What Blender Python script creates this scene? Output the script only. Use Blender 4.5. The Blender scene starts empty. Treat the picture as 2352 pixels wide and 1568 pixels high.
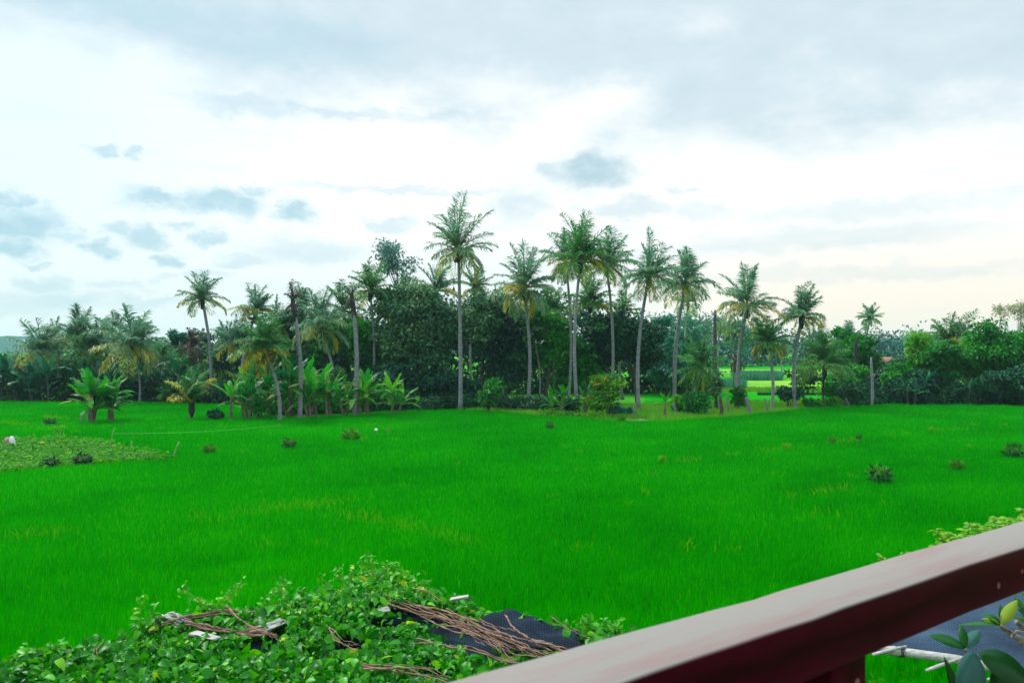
import bpy, math, random
import numpy as np
from mathutils import Vector

C = bpy.context.scene.collection
F, CXP, HY, CAMH = 1829.0, 1176.0, 800.0, 4.5      # lens in pixels of a 2352-wide view, horizon row, eye height
R = math.radians

# ------------------------------------------------------------------ places
def gd(y):                       # distance of a ground point seen at row y
    return CAMH * F / (y - HY)
def G(x, y, z=0.0):              # point on the level z seen at (x, y)
    d = (CAMH - z) * F / (y - HY)
    return np.array([(x - CXP) * d / F, d, z])
def W(x, y, d):                  # point at distance d seen at (x, y)
    return np.array([(x - CXP) * d / F, d, CAMH - (y - HY) * d / F])

# ------------------------------------------------------------------ mesh building
class MB:
    def __init__(s): s.V = []; s.P = []; s.T = []; s.n = 0
    def add(s, V, faces, tint=None):
        """V (n,3); faces: list of int arrays (m,k); tint per face list or scalar"""
        V = np.asarray(V, float).reshape(-1, 3)
        for i, f in enumerate(faces):
            f = np.asarray(f, int)
            if f.size == 0: continue
            s.P.append(f + s.n)
            t = tint[i] if isinstance(tint, list) else tint
            if t is None: t = 0.5
            s.T.append(np.broadcast_to(np.asarray(t, float), (len(f),)).copy())
        s.V.append(V); s.n += len(V)
    def build(s, name, mat, parent=None, smooth=False, loc=None):
        me = bpy.data.meshes.new(name)
        V = np.concatenate(s.V) if s.V else np.zeros((0, 3))
        org = np.zeros(3) if loc is None else np.asarray(loc, float)
        V = V - org
        me.vertices.add(len(V)); me.vertices.foreach_set('co', V.astype(np.float32).ravel())
        tot = sum(len(f) for f in s.P); nl = sum(f.size for f in s.P)
        me.loops.add(nl); me.polygons.add(tot)
        me.loops.foreach_set('vertex_index', np.concatenate([f.ravel() for f in s.P]).astype(np.int32))
        sz = np.concatenate([np.full(len(f), f.shape[1]) for f in s.P])
        st = np.concatenate([[0], np.cumsum(sz)[:-1]])
        me.polygons.foreach_set('loop_start', st.astype(np.int32))
        if smooth: me.polygons.foreach_set('use_smooth', np.ones(tot, bool))
        a = me.attributes.new('tint', 'FLOAT', 'FACE')
        a.data.foreach_set('value', np.concatenate(s.T).astype(np.float32))
        me.update(calc_edges=True); me.validate()
        me.materials.append(mat)
        o = bpy.data.objects.new(name, me); C.objects.link(o)
        if parent is not None: o.parent = parent
        elif loc is not None: o.location = org
        return o

def thing(name, label, cat, loc, group=None):
    o = bpy.data.objects.new(name, None); C.objects.link(o); o.location = loc
    o.empty_display_size = 0.2
    o['label'] = label; o['category'] = cat
    if group: o['group'] = group
    return o
def tag(o, label=None, cat=None, group=None, kind=None):
    if label: o['label'] = label
    if cat: o['category'] = cat
    if group: o['group'] = group
    if kind: o['kind'] = kind
    return o
def part(mb, name, mat, root, smooth=False, label=None):
    o = mb.build(name, mat, None, smooth)
    V = np.array(root.location)
    me = o.data; co = np.empty(len(me.vertices) * 3, np.float32); me.vertices.foreach_get('co', co)
    me.vertices.foreach_set('co', (co.reshape(-1, 3) - V.astype(np.float32)).ravel()); me.update()
    o.parent = root
    if label: o['label'] = label
    return o

def unit(v):
    v = np.asarray(v, float); n = np.linalg.norm(v, axis=-1, keepdims=True); return v / np.maximum(n, 1e-9)

def tube(mb, path, rad, sides=8, tint=0.5, cap=True, rough=0.0, rng=None):
    path = np.asarray(path, float); n = len(path)
    rad = np.broadcast_to(np.asarray(rad, float), (n,))
    tan = np.gradient(path, axis=0); tan = unit(tan)
    ref = np.array([0, 0, 1.0]) if abs(tan[0][2]) < 0.8 else np.array([1.0, 0, 0])
    a = unit(np.cross(tan, ref)); b = np.cross(tan, a)
    th = np.linspace(0, 2 * np.pi, sides, endpoint=False)
    r = rad[:, None] * np.ones(sides)
    if rough and rng is not None: r = r * (1 + rng.normal(0, rough, (n, sides)))
    V = path[:, None] + r[..., None] * (np.cos(th)[None, :, None] * a[:, None] + np.sin(th)[None, :, None] * b[:, None])
    i = np.arange(n - 1)[:, None] * sides; j = np.arange(sides)[None]
    q = np.stack([i + j, i + (j + 1) % sides, i + sides + (j + 1) % sides, i + sides + j], -1).reshape(-1, 4)
    fs = [q]
    if cap: fs += [np.arange(sides)[None, ::-1], (np.arange(sides) + (n - 1) * sides)[None]]
    mb.add(V.reshape(-1, 3), fs, tint)

def box(mb, c, s, rz=0.0, tint=0.5, ax=None):
    c = np.asarray(c, float); h = np.asarray(s, float) / 2
    k = np.array([[x, y, z] for x in (-1, 1) for y in (-1, 1) for z in (-1, 1)], float) * h
    if ax is not None: k = k @ np.asarray(ax)
    elif rz:
        m = np.array([[math.cos(rz), math.sin(rz), 0], [-math.sin(rz), math.cos(rz), 0], [0, 0, 1]]); k = k @ m
    mb.add(k + c, [[[0, 1, 3, 2], [4, 6, 7, 5], [0, 4, 5, 1], [2, 3, 7, 6], [0, 2, 6, 4], [1, 5, 7, 3]]], tint)

def diamonds(mb, pos, ax, nrm, L, Wd, tint, bend=0.25):
    """simple leaves: folded four-corner leaf, base at pos"""
    pos = np.asarray(pos, float); n = len(pos)
    ax = unit(ax); side = unit(np.cross(ax, nrm)); up = np.cross(side, ax)
    L = np.broadcast_to(L, (n,))[:, None]; Wd = np.broadcast_to(Wd, (n,))[:, None]
    b = pos; t = pos + ax * L - up * L * bend
    m = pos + ax * L * 0.45 + up * Wd * 0.12
    V = np.stack([b, m + side * Wd / 2, t, m - side * Wd / 2], 1).reshape(-1, 3)
    i = np.arange(n)[:, None] * 4
    T = np.concatenate([i + [[0, 1, 3]], i + [[1, 2, 3]]]);
    tt = np.broadcast_to(tint, (n,)); mb.add(V, [T], [np.concatenate([tt, tt])])

def ovate(mb, pos, ax, nrm, L, Wd, tint, fold=0.35, curl=0.35, seg=4, shape=0.75):
    """closer leaves: midrib of seg pieces, folded halves, drooping tip"""
    pos = np.asarray(pos, float); n = len(pos)
    ax = unit(ax); side = unit(np.cross(ax, nrm)); up = np.cross(side, ax)
    L = np.broadcast_to(L, (n,)).astype(float); Wd = np.broadcast_to(Wd, (n,)).astype(float)
    curl = np.broadcast_to(curl, (n,)); fold = np.broadcast_to(fold, (n,))
    s = np.linspace(0, 1, seg + 1)
    w = np.sin(np.pi * s ** shape) ** 0.8; w[0] = 0.06; w[-1] = 0.02
    V = np.zeros((n, seg + 1, 3, 3))
    for k in range(seg + 1):
        mid = pos + ax * (L * s[k])[:, None] * (1 - 0.25 * curl * s[k])[:, None] - up * (L * curl * s[k] ** 2)[:, None]
        hw = (Wd / 2 * w[k])[:, None]
        V[:, k, 1] = mid
        V[:, k, 0] = mid + side * hw + up * hw * fold[:, None]
        V[:, k, 2] = mid - side * hw + up * hw * fold[:, None]
    base = (np.arange(n) * (seg + 1) * 3)[:, None]
    Q = []
    for k in range(seg):
        o = k * 3
        Q.append(base + [[o, o + 1, o + 4, o + 3]]); Q.append(base + [[o + 1, o + 2, o + 5, o + 4]])
    tt = np.broadcast_to(tint, (n,))
    mb.add(V.reshape(-1, 3), [np.concatenate(Q)], [np.tile(tt, 2 * seg)])

# ------------------------------------------------------------------ materials
def newmat(name):
    m = bpy.data.materials.new(name); m.use_nodes = True
    nt = m.node_tree; nt.nodes.clear()
    out = nt.nodes.new('ShaderNodeOutputMaterial')
    return m, nt, out
def ramp(nt, cols):
    r = nt.nodes.new('ShaderNodeValToRGB'); e = r.color_ramp.elements
    while len(e) < len(cols): e.new(0.5)
    for k, (p, c) in enumerate(cols):
        e[k].position = p; e[k].color = (*c, 1)
    return r
def leafmat(name, cols, transl=0.35, spec=0.15, rough=0.5, noise=None, tc=None):
    m, nt, out = newmat(name); N = nt.nodes; K = nt.links
    at = N.new('ShaderNodeAttribute'); at.attribute_name = 'tint'
    r = ramp(nt, cols)
    src = at.outputs['Fac']
    if noise:
        tcn = N.new('ShaderNodeTexCoord'); nz = N.new('ShaderNodeTexNoise'); nz.inputs['Scale'].default_value = noise[0]
        nz.inputs['Detail'].default_value = 3
        K.new(tcn.outputs['Object'], nz.inputs['Vector'])
        mm = N.new('ShaderNodeMath'); mm.operation = 'MULTIPLY_ADD'; mm.inputs[1].default_value = noise[1]; mm.inputs[2].default_value = -noise[1] / 2
        K.new(nz.outputs['Fac'], mm.inputs[0])
        ad = N.new('ShaderNodeMath'); ad.operation = 'ADD'; ad.use_clamp = True
        K.new(mm.outputs[0], ad.inputs[0]); K.new(src, ad.inputs[1]); src = ad.outputs[0]
    K.new(src, r.inputs['Fac'])
    p = N.new('ShaderNodeBsdfPrincipled'); p.inputs['Roughness'].default_value = rough
    p.inputs['Specular IOR Level'].default_value = spec
    K.new(r.outputs['Color'], p.inputs['Base Color'])
    t = N.new('ShaderNodeBsdfTranslucent')
    hs = N.new('ShaderNodeHueSaturation'); hs.inputs['Saturation'].default_value = 1.1; hs.inputs['Value'].default_value = 1.2
    K.new(r.outputs['Color'], hs.inputs['Color']); K.new(hs.outputs['Color'], t.inputs['Color'])
    mx = N.new('ShaderNodeMixShader'); mx.inputs['Fac'].default_value = transl
    K.new(p.outputs[0], mx.inputs[1]); K.new(t.outputs[0], mx.inputs[2]); K.new(mx.outputs[0], out.inputs['Surface'])
    return m
def solid(name, c1, c2, scale=8.0, rough=0.8, spec=0.3, stretch=(1, 1, 1), bump=0.3, detail=5, usetint=False, bscale=None):
    m, nt, out = newmat(name); N = nt.nodes; K = nt.links
    tc = N.new('ShaderNodeTexCoord'); mp = N.new('ShaderNodeMapping'); mp.inputs['Scale'].default_value = stretch
    nz = N.new('ShaderNodeTexNoise'); nz.inputs['Scale'].default_value = scale; nz.inputs['Detail'].default_value = detail
    K.new(tc.outputs['Object'], mp.inputs['Vector']); K.new(mp.outputs[0], nz.inputs['Vector'])
    r = ramp(nt, [(0.3, c1), (0.7, c2)]); K.new(nz.outputs['Fac'], r.inputs['Fac'])
    p = N.new('ShaderNodeBsdfPrincipled'); p.inputs['Roughness'].default_value = rough; p.inputs['Specular IOR Level'].default_value = spec
    K.new(r.outputs['Color'], p.inputs['Base Color'])
    if bump:
        b = N.new('ShaderNodeBump'); b.inputs['Strength'].default_value = bump; b.inputs['Distance'].default_value = 0.02
        K.new(nz.outputs['Fac'], b.inputs['Height']); K.new(b.outputs[0], p.inputs['Normal'])
    K.new(p.outputs[0], out.inputs['Surface'])
    return m

M = {}
M['rice'] = leafmat('rice_blade', [(0.0, (0.0, 0.17, 0.0)), (0.5, (0.002, 0.37, 0.0)), (0.8, (0.014, 0.52, 0.0)), (1.0, (0.09, 0.60, 0.002))], 0.5, 0.0, 0.9)
M['yellow_grass'] = leafmat('yellow_grass', [(0.0, (0.03, 0.38, 0.002)), (0.6, (0.16, 0.52, 0.005)), (1.0, (0.36, 0.50, 0.03))], 0.4, 0.03, 0.8)
M['weed'] = leafmat('weed_blade', [(0.0, (0.04, 0.25, 0.02)), (0.6, (0.14, 0.42, 0.03)), (1.0, (0.32, 0.42, 0.08))], 0.35, 0.05, 0.8)
M['palm'] = leafmat('palm_leaflet', [(0.0, (0.012, 0.14, 0.09)), (0.5, (0.12, 0.30, 0.17)), (0.75, (0.30, 0.42, 0.15)), (1.0, (0.50, 0.44, 0.06))], 0.45, 0.35, 0.4)
M['palm_green'] = leafmat('green_palm_leaflet', [(0.0, (0.008, 0.12, 0.03)), (0.5, (0.06, 0.25, 0.06)), (0.8, (0.17, 0.34, 0.06)), (1.0, (0.42, 0.38, 0.03))], 0.42, 0.3, 0.4)
M['dead_palm'] = leafmat('withered_leaflet', [(0.0, (0.05, 0.05, 0.05)), (0.5, (0.13, 0.11, 0.095)), (1.0, (0.26, 0.21, 0.13))], 0.2, 0.1, 0.8)
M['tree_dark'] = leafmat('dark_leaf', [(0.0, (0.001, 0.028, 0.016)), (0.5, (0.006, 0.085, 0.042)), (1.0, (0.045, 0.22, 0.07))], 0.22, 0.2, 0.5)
M['tree_olive'] = leafmat('olive_leaf', [(0.0, (0.008, 0.07, 0.025)), (0.5, (0.05, 0.17, 0.06)), (1.0, (0.15, 0.28, 0.10))], 0.25, 0.25, 0.5)
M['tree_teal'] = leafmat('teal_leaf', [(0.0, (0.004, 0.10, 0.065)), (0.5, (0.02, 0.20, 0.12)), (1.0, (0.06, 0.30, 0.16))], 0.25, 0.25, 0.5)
M['tree_green'] = leafmat('mid_green_leaf', [(0.0, (0.001, 0.08, 0.008)), (0.5, (0.01, 0.21, 0.012)), (1.0, (0.07, 0.42, 0.015))], 0.3, 0.2, 0.5)
M['tree_lime'] = leafmat('lime_leaf', [(0.0, (0.008, 0.15, 0.006)), (0.5, (0.05, 0.30, 0.008)), (0.9, (0.16, 0.45, 0.012)), (1.0, (0.3, 0.5, 0.02))], 0.35, 0.2, 0.5)
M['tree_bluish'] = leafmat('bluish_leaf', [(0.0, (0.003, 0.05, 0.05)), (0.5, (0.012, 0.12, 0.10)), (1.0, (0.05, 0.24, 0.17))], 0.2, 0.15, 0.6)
M['lime_orange'] = leafmat('turning_leaf', [(0.0, (0.008, 0.13, 0.006)), (0.5, (0.06, 0.27, 0.008)), (0.72, (0.2, 0.42, 0.012)), (0.85, (0.42, 0.3, 0.03)), (1.0, (0.5, 0.2, 0.04))], 0.35, 0.2, 0.5)
M['pale_tree'] = leafmat('pale_leaf', [(0.0, (0.05, 0.15, 0.12)), (0.5, (0.12, 0.27, 0.22)), (1.0, (0.22, 0.4, 0.33))], 0.3, 0.2, 0.5)
M['bamboo_leaf'] = leafmat('bamboo_leaf', [(0.0, (0.12, 0.17, 0.06)), (0.5, (0.26, 0.28, 0.13)), (1.0, (0.4, 0.38, 0.22))], 0.45, 0.1, 0.5)
M['banana'] = leafmat('banana_leaf', [(0.0, (0.003, 0.07, 0.02)), (0.45, (0.010, 0.17, 0.03)), (0.8, (0.06, 0.38, 0.03)), (0.94, (0.18, 0.48, 0.05)), (1.0, (0.40, 0.28, 0.09))], 0.4, 0.25, 0.45)
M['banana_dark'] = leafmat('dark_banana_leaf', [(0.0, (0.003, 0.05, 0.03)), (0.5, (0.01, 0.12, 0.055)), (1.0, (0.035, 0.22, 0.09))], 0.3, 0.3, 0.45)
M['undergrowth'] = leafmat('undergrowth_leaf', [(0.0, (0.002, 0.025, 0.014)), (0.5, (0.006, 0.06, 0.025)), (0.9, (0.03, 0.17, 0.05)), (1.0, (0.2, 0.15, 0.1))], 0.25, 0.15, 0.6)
M['vine'] = leafmat('vine_leaf', [(0.0, (0.003, 0.10, 0.003)), (0.4, (0.018, 0.25, 0.004)), (0.75, (0.08, 0.44, 0.008)), (0.97, (0.24, 0.6, 0.02)), (1.0, (0.5, 0.5, 0.03))], 0.35, 0.3, 0.4, noise=(1.2, 0.5))
M['vine_lime'] = leafmat('lime_vine_leaf', [(0.0, (0.05, 0.22, 0.008)), (0.5, (0.16, 0.42, 0.015)), (1.0, (0.42, 0.6, 0.04))], 0.4, 0.35, 0.4)
M['crop'] = leafmat('bean_leaf', [(0.0, (0.01, 0.14, 0.01)), (0.5, (0.07, 0.33, 0.012)), (1.0, (0.2, 0.42, 0.03))], 0.35, 0.05, 0.5, noise=(0.5, 0.5))
M['corn'] = leafmat('corn_leaf', [(0.0, (0.01, 0.12, 0.07)), (0.5, (0.04, 0.23, 0.12)), (1.0, (0.12, 0.38, 0.18))], 0.3, 0.2, 0.5)
M['big_green'] = leafmat('large_leaf', [(0.0, (0.002, 0.04, 0.006)), (0.35, (0.006, 0.11, 0.008)), (0.7, (0.03, 0.2, 0.02)), (1.0, (0.32, 0.42, 0.02))], 0.3, 0.3, 0.35)
M['teal_big'] = leafmat('teal_large_leaf', [(0.0, (0.0, 0.05, 0.045)), (1.0, (0.03, 0.17, 0.12))], 0.2, 0.5, 0.35)
M['trunk'] = solid('palm_bark', (0.11, 0.115, 0.13), (0.30, 0.31, 0.33), 3.0, 0.85, 0.2, (1.5, 1.5, 7), 0.6)
M['trunk_dark'] = solid('dark_bark', (0.02, 0.018, 0.025), (0.07, 0.065, 0.075), 5.0, 0.9, 0.2, (1, 1, 5), 0.6)
M['bark'] = solid('tree_bark', (0.04, 0.035, 0.03), (0.13, 0.12, 0.11), 4.0, 0.9, 0.2, (2, 2, 0.6), 0.6)
M['bark_brown'] = solid('brown_bark', (0.12, 0.07, 0.05), (0.26, 0.17, 0.12), 5.0, 0.9, 0.2, (2, 2, 0.6), 0.6)
M['banana_stem'] = solid('banana_stem', (0.07, 0.06, 0.04), (0.24, 0.2, 0.13), 6.0, 0.7, 0.3, (2, 2, 0.5), 0.5)
M['nut'] = solid('coconut_husk', (0.08, 0.05, 0.02), (0.32, 0.16, 0.05), 5.0, 0.6, 0.3)
M['post'] = solid('weathered_post', (0.10, 0.11, 0.11), (0.26, 0.26, 0.26), 8.0, 0.9, 0.2, (2, 2, 0.5), 0.4)
M['dry_stem'] = solid('dry_stem', (0.10, 0.05, 0.035), (0.36, 0.22, 0.16), 14.0, 0.8, 0.25, (1, 1, 1), 0.5)
M['plank'] = solid('bleached_wood', (0.28, 0.27, 0.25), (0.55, 0.54, 0.5), 12.0, 0.8, 0.25, (1, 6, 1), 0.4)
M['bamboo'] = solid('bleached_bamboo', (0.26, 0.25, 0.23), (0.55, 0.53, 0.5), 10.0, 0.55, 0.4, (0.6, 6, 6), 0.2)
M['twig'] = solid('twig_bark', (0.07, 0.05, 0.045), (0.38, 0.33, 0.28), 40.0, 0.8, 0.3, (1, 1, 1), 0.8)
M['stick'] = solid('bamboo_stick', (0.12, 0.28, 0.05), (0.25, 0.42, 0.12), 5.0, 0.7, 0.2)
M['string'] = solid('twine', (0.1, 0.42, 0.06), (0.12, 0.46, 0.08), 5.0, 0.7, 0.2, bump=0)
M['soil'] = solid('dry_soil', (0.2, 0.17, 0.12), (0.36, 0.3, 0.22), 2.0, 0.95, 0.1)
M['white'] = solid('white_plastic', (0.6, 0.6, 0.65), (0.8, 0.8, 0.82), 5.0, 0.5, 0.4)
M['red_cloth'] = solid('faded_pink_cloth', (0.35, 0.18, 0.16), (0.5, 0.3, 0.26), 5.0, 0.8, 0.2)
M['orange'] = solid('orange_plastic', (0.45, 0.28, 0.01), (0.6, 0.38, 0.02), 5.0, 0.6, 0.3)
M['wall'] = solid('grey_wall', (0.25, 0.25, 0.26), (0.4, 0.4, 0.4), 1.0, 0.9, 0.2)
M['roof_white'] = solid('pale_roof', (0.55, 0.6, 0.65), (0.8, 0.82, 0.85), 1.0, 0.6, 0.3)
M['roof_red'] = solid('tile_roof', (0.24, 0.12, 0.08), (0.4, 0.22, 0.15), 4.0, 0.8, 0.2)
M['window'] = solid('dark_opening', (0.01, 0.012, 0.02), (0.02, 0.022, 0.03), 1.0, 0.3, 0.5, bump=0)
M['stone'] = solid('grey_stone', (0.2, 0.22, 0.28), (0.4, 0.42, 0.5), 6.0, 0.8, 0.2)
M['steel'] = solid('pale_metal', (0.3, 0.4, 0.45), (0.4, 0.5, 0.55), 6.0, 0.6, 0.2, bump=0)

def ground_mat():
    m, nt, out = newmat('grassland'); N = nt.nodes; K = nt.links
    tc = N.new('ShaderNodeTexCoord'); nz = N.new('ShaderNodeTexNoise'); nz.inputs['Scale'].default_value = 0.05; nz.inputs['Detail'].default_value = 8
    K.new(tc.outputs['Object'], nz.inputs['Vector'])
    r = ramp(nt, [(0.35, (0.03, 0.22, 0.02)), (0.5, (0.07, 0.32, 0.02)), (0.7, (0.17, 0.38, 0.04))]); K.new(nz.outputs['Fac'], r.inputs['Fac'])
    p = N.new('ShaderNodeBsdfPrincipled'); p.inputs['Roughness'].default_value = 1; p.inputs['Specular IOR Level'].default_value = 0
    K.new(r.outputs['Color'], p.inputs['Base Color']); K.new(p.outputs[0], out.inputs['Surface'])
    return m
M['ground'] = ground_mat()
M['paddy'] = solid('paddy_floor', (0.0, 0.05, 0.0), (0.0, 0.10, 0.0), 0.6, 1.0, 0.0, bump=0)
M['paddy_far'] = solid('far_paddy', (0.0, 0.22, 0.005), (0.02, 0.34, 0.01), 0.3, 1.0, 0.0, (1, 1, 1), 0)
M['strip_yellow'] = solid('mown_grass', (0.10, 0.36, 0.03), (0.26, 0.46, 0.06), 0.25, 1.0, 0.0, (1, 1, 1), 0)
M['bund'] = solid('bund_grass', (0.02, 0.12, 0.03), (0.05, 0.19, 0.05), 0.5, 1.0, 0.0, (1, 1, 1), 0)
M['hill'] = solid('wooded_hill', (0.02, 0.08, 0.07), (0.03, 0.11, 0.09), 0.01, 1.0, 0.0, bump=0)

def net_mat(nm, c0, c1, c2, sp, amt):
    m, nt, out = newmat(nm); N = nt.nodes; K = nt.links
    tc = N.new('ShaderNodeTexCoord')
    wv = []
    for ax in ('X', 'Y'):
        w = N.new('ShaderNodeTexWave'); w.bands_direction = ax; w.inputs['Scale'].default_value = 15; w.inputs['Distortion'].default_value = 4.0
        w.inputs['Detail'].default_value = 2; K.new(tc.outputs['Object'], w.inputs['Vector']); wv.append(w)
    mn = N.new('ShaderNodeMath'); mn.operation = 'MULTIPLY'; K.new(wv[0].outputs['Fac'], mn.inputs[0]); K.new(wv[1].outputs['Fac'], mn.inputs[1])
    nz = N.new('ShaderNodeTexNoise'); nz.inputs['Scale'].default_value = 2.5; nz.inputs['Detail'].default_value = 6; K.new(tc.outputs['Object'], nz.inputs['Vector'])
    ad = N.new('ShaderNodeMath'); ad.operation = 'MULTIPLY_ADD'; ad.inputs[1].default_value = amt; K.new(mn.outputs[0], ad.inputs[0]); K.new(nz.outputs['Fac'], ad.inputs[2])
    r = ramp(nt, [(0.35, c0), (0.75, c1), (1.0, c2)]); K.new(ad.outputs[0], r.inputs['Fac'])
    p = N.new('ShaderNodeBsdfPrincipled'); p.inputs['Roughness'].default_value = 0.8; p.inputs['Specular IOR Level'].default_value = sp
    K.new(r.outputs['Color'], p.inputs['Base Color'])
    b = N.new('ShaderNodeBump'); b.inputs['Strength'].default_value = 0.3; b.inputs['Distance'].default_value = 0.01
    K.new(mn.outputs[0], b.inputs['Height']); K.new(b.outputs[0], p.inputs['Normal'])
    K.new(p.outputs[0], out.inputs['Surface'])
    return m
M['net'] = net_mat('shade_netting', (0.002, 0.006, 0.012), (0.01, 0.025, 0.045), (0.05, 0.08, 0.13), 0.12, 0.35)
M['net_blue'] = net_mat('blue_grey_netting', (0.004, 0.012, 0.028), (0.02, 0.045, 0.085), (0.08, 0.13, 0.2), 0.1, 0.9)

def rail_mat():
    m, nt, out = newmat('maroon_gloss_paint'); N = nt.nodes; K = nt.links
    tc = N.new('ShaderNodeTexCoord'); mp = N.new('ShaderNodeMapping'); mp.inputs['Scale'].default_value = (1.0, 9, 9)
    nz = N.new('ShaderNodeTexNoise'); nz.inputs['Scale'].default_value = 3.0; nz.inputs['Detail'].default_value = 8
    K.new(tc.outputs['Object'], mp.inputs['Vector']); K.new(mp.outputs[0], nz.inputs['Vector'])
    # worn upper face: dust plus sky sheen, both painted in where it faces up
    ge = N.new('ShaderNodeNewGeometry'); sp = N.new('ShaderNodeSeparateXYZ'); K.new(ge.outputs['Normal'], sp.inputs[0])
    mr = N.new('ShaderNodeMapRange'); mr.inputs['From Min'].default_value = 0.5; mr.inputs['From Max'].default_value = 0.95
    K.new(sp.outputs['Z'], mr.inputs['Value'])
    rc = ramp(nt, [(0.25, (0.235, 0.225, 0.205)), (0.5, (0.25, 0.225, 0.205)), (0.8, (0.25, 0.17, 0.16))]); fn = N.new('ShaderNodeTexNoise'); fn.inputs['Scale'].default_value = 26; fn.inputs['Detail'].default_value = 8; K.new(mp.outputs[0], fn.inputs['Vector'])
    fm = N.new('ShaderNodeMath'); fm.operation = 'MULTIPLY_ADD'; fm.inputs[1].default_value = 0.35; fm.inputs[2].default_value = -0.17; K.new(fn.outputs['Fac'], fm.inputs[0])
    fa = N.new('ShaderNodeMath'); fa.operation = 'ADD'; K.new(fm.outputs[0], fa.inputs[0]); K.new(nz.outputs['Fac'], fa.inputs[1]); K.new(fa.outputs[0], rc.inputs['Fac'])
    rf = ramp(nt, [(0.35, (0.016, 0.0002, 0.003)), (0.75, (0.055, 0.0003, 0.009))]); K.new(nz.outputs['Fac'], rf.inputs['Fac'])
    vo = N.new('ShaderNodeTexVoronoi'); vo.inputs['Scale'].default_value = 16; vo.inputs['Randomness'].default_value = 1; K.new(tc.outputs['Object'], vo.inputs['Vector'])
    cm = N.new('ShaderNodeMath'); cm.operation = 'LESS_THAN'; cm.inputs[1].default_value = 0.11; K.new(vo.outputs['Distance'], cm.inputs[0])
    m1 = N.new('ShaderNodeMix'); m1.data_type = 'RGBA'; m1.inputs['B'].default_value = (0.3, 0.12, 0.14, 1)
    cs = N.new('ShaderNodeMath'); cs.operation = 'MULTIPLY'; cs.inputs[1].default_value = 0.6; K.new(cm.outputs[0], cs.inputs[0])
    K.new(cs.outputs[0], m1.inputs['Factor']); K.new(rf.outputs['Color'], m1.inputs['A'])
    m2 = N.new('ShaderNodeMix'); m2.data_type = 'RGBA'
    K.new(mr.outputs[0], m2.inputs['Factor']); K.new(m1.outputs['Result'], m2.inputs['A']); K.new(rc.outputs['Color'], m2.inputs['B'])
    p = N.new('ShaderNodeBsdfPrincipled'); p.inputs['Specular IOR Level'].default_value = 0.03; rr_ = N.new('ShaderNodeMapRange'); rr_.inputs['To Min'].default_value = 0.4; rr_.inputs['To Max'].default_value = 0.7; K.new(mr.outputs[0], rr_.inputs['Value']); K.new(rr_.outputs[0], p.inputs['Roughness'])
    K.new(m2.outputs['Result'], p.inputs['Base Color'])
    b = N.new('ShaderNodeBump'); b.inputs['Strength'].default_value = 0.15; b.inputs['Distance'].default_value = 0.004
    K.new(nz.outputs['Fac'], b.inputs['Height']); K.new(b.outputs[0], p.inputs['Normal'])
    K.new(p.outputs[0], out.inputs['Surface'])
    return m
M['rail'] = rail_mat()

# ------------------------------------------------------------------ plants
def frond(mb, base, az, e0, L, droop, pairs, ll, lw, tint, rng, sweep=0.0, ragged=0.06, acute=0.42, hang=0.5, broken=False):
    ns = 14
    s = np.linspace(0, 1, ns)
    e = e0 - droop * s ** 1.4
    a = az + sweep * s ** 1.5
    d = np.stack([np.cos(e) * np.cos(a), np.cos(e) * np.sin(a), np.sin(e)], -1)
    P = base + np.concatenate([[[0, 0, 0]], np.cumsum(d[:-1] * L / (ns - 1), 0)])
    tube(mb, P, np.linspace(0.05, 0.012, ns), 4, min(1, tint + 0.25), cap=False)
    st = np.linspace(0.16, 0.995, pairs); st = np.tile(st, 2) + rng.normal(0, 0.006, 2 * pairs)
    st = np.clip(st, 0.1, 1); sg = np.repeat([1, -1], pairs)
    keep = rng.random(2 * pairs) > ragged
    st, sg = st[keep], sg[keep]; n = len(st)
    pos = np.stack([np.interp(st, s, P[:, k]) for k in range(3)], -1)
    tan = unit(np.stack([np.interp(st, s, d[:, k]) for k in range(3)], -1))
    side = unit(np.stack([-np.sin(a[0]) * np.ones(n), np.cos(a[0]) * np.ones(n), np.zeros(n)], -1))
    nrm = np.cross(tan, side)
    tw = rng.normal(0, 0.12, n)
    dirn = unit(side * sg[:, None] + tan * (acute + 0.5 * st)[:, None] + nrm * (0.2 + tw)[:, None] + np.array([0.28, 0, 0]) + rng.normal(0, 0.12, (n, 3)))
    ln = ll * (0.55 + 0.75 * np.sin(np.pi * np.clip(st * 0.85 + 0.12, 0, 1))) * rng.uniform(0.8, 1.1, n)
    ln *= np.where(st > 0.93, 0.6, 1)
    mid = pos + dirn * (ln * 0.5)[:, None]
    tipd = unit(dirn + np.array([0.12, 0, -1.0]) * (hang * rng.uniform(0.6, 1.3, n))[:, None])
    tip = mid + tipd * (ln * 0.5)[:, None]
    wv = unit(np.cross(dirn, np.array([0, 0, 1.0]) + rng.normal(0, 0.4, (n, 3)))) * (lw / 2)
    V = np.stack([pos, mid + wv, mid - wv, tip], 1).reshape(-1, 3)
    i = np.arange(n)[:, None] * 4
    t = np.clip(tint + rng.normal(0, 0.08, n), 0, 1)
    mb.add(V, [np.concatenate([i + [[0, 1, 2]], i + [[1, 3, 2]]])], [np.concatenate([t, t])])

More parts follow.
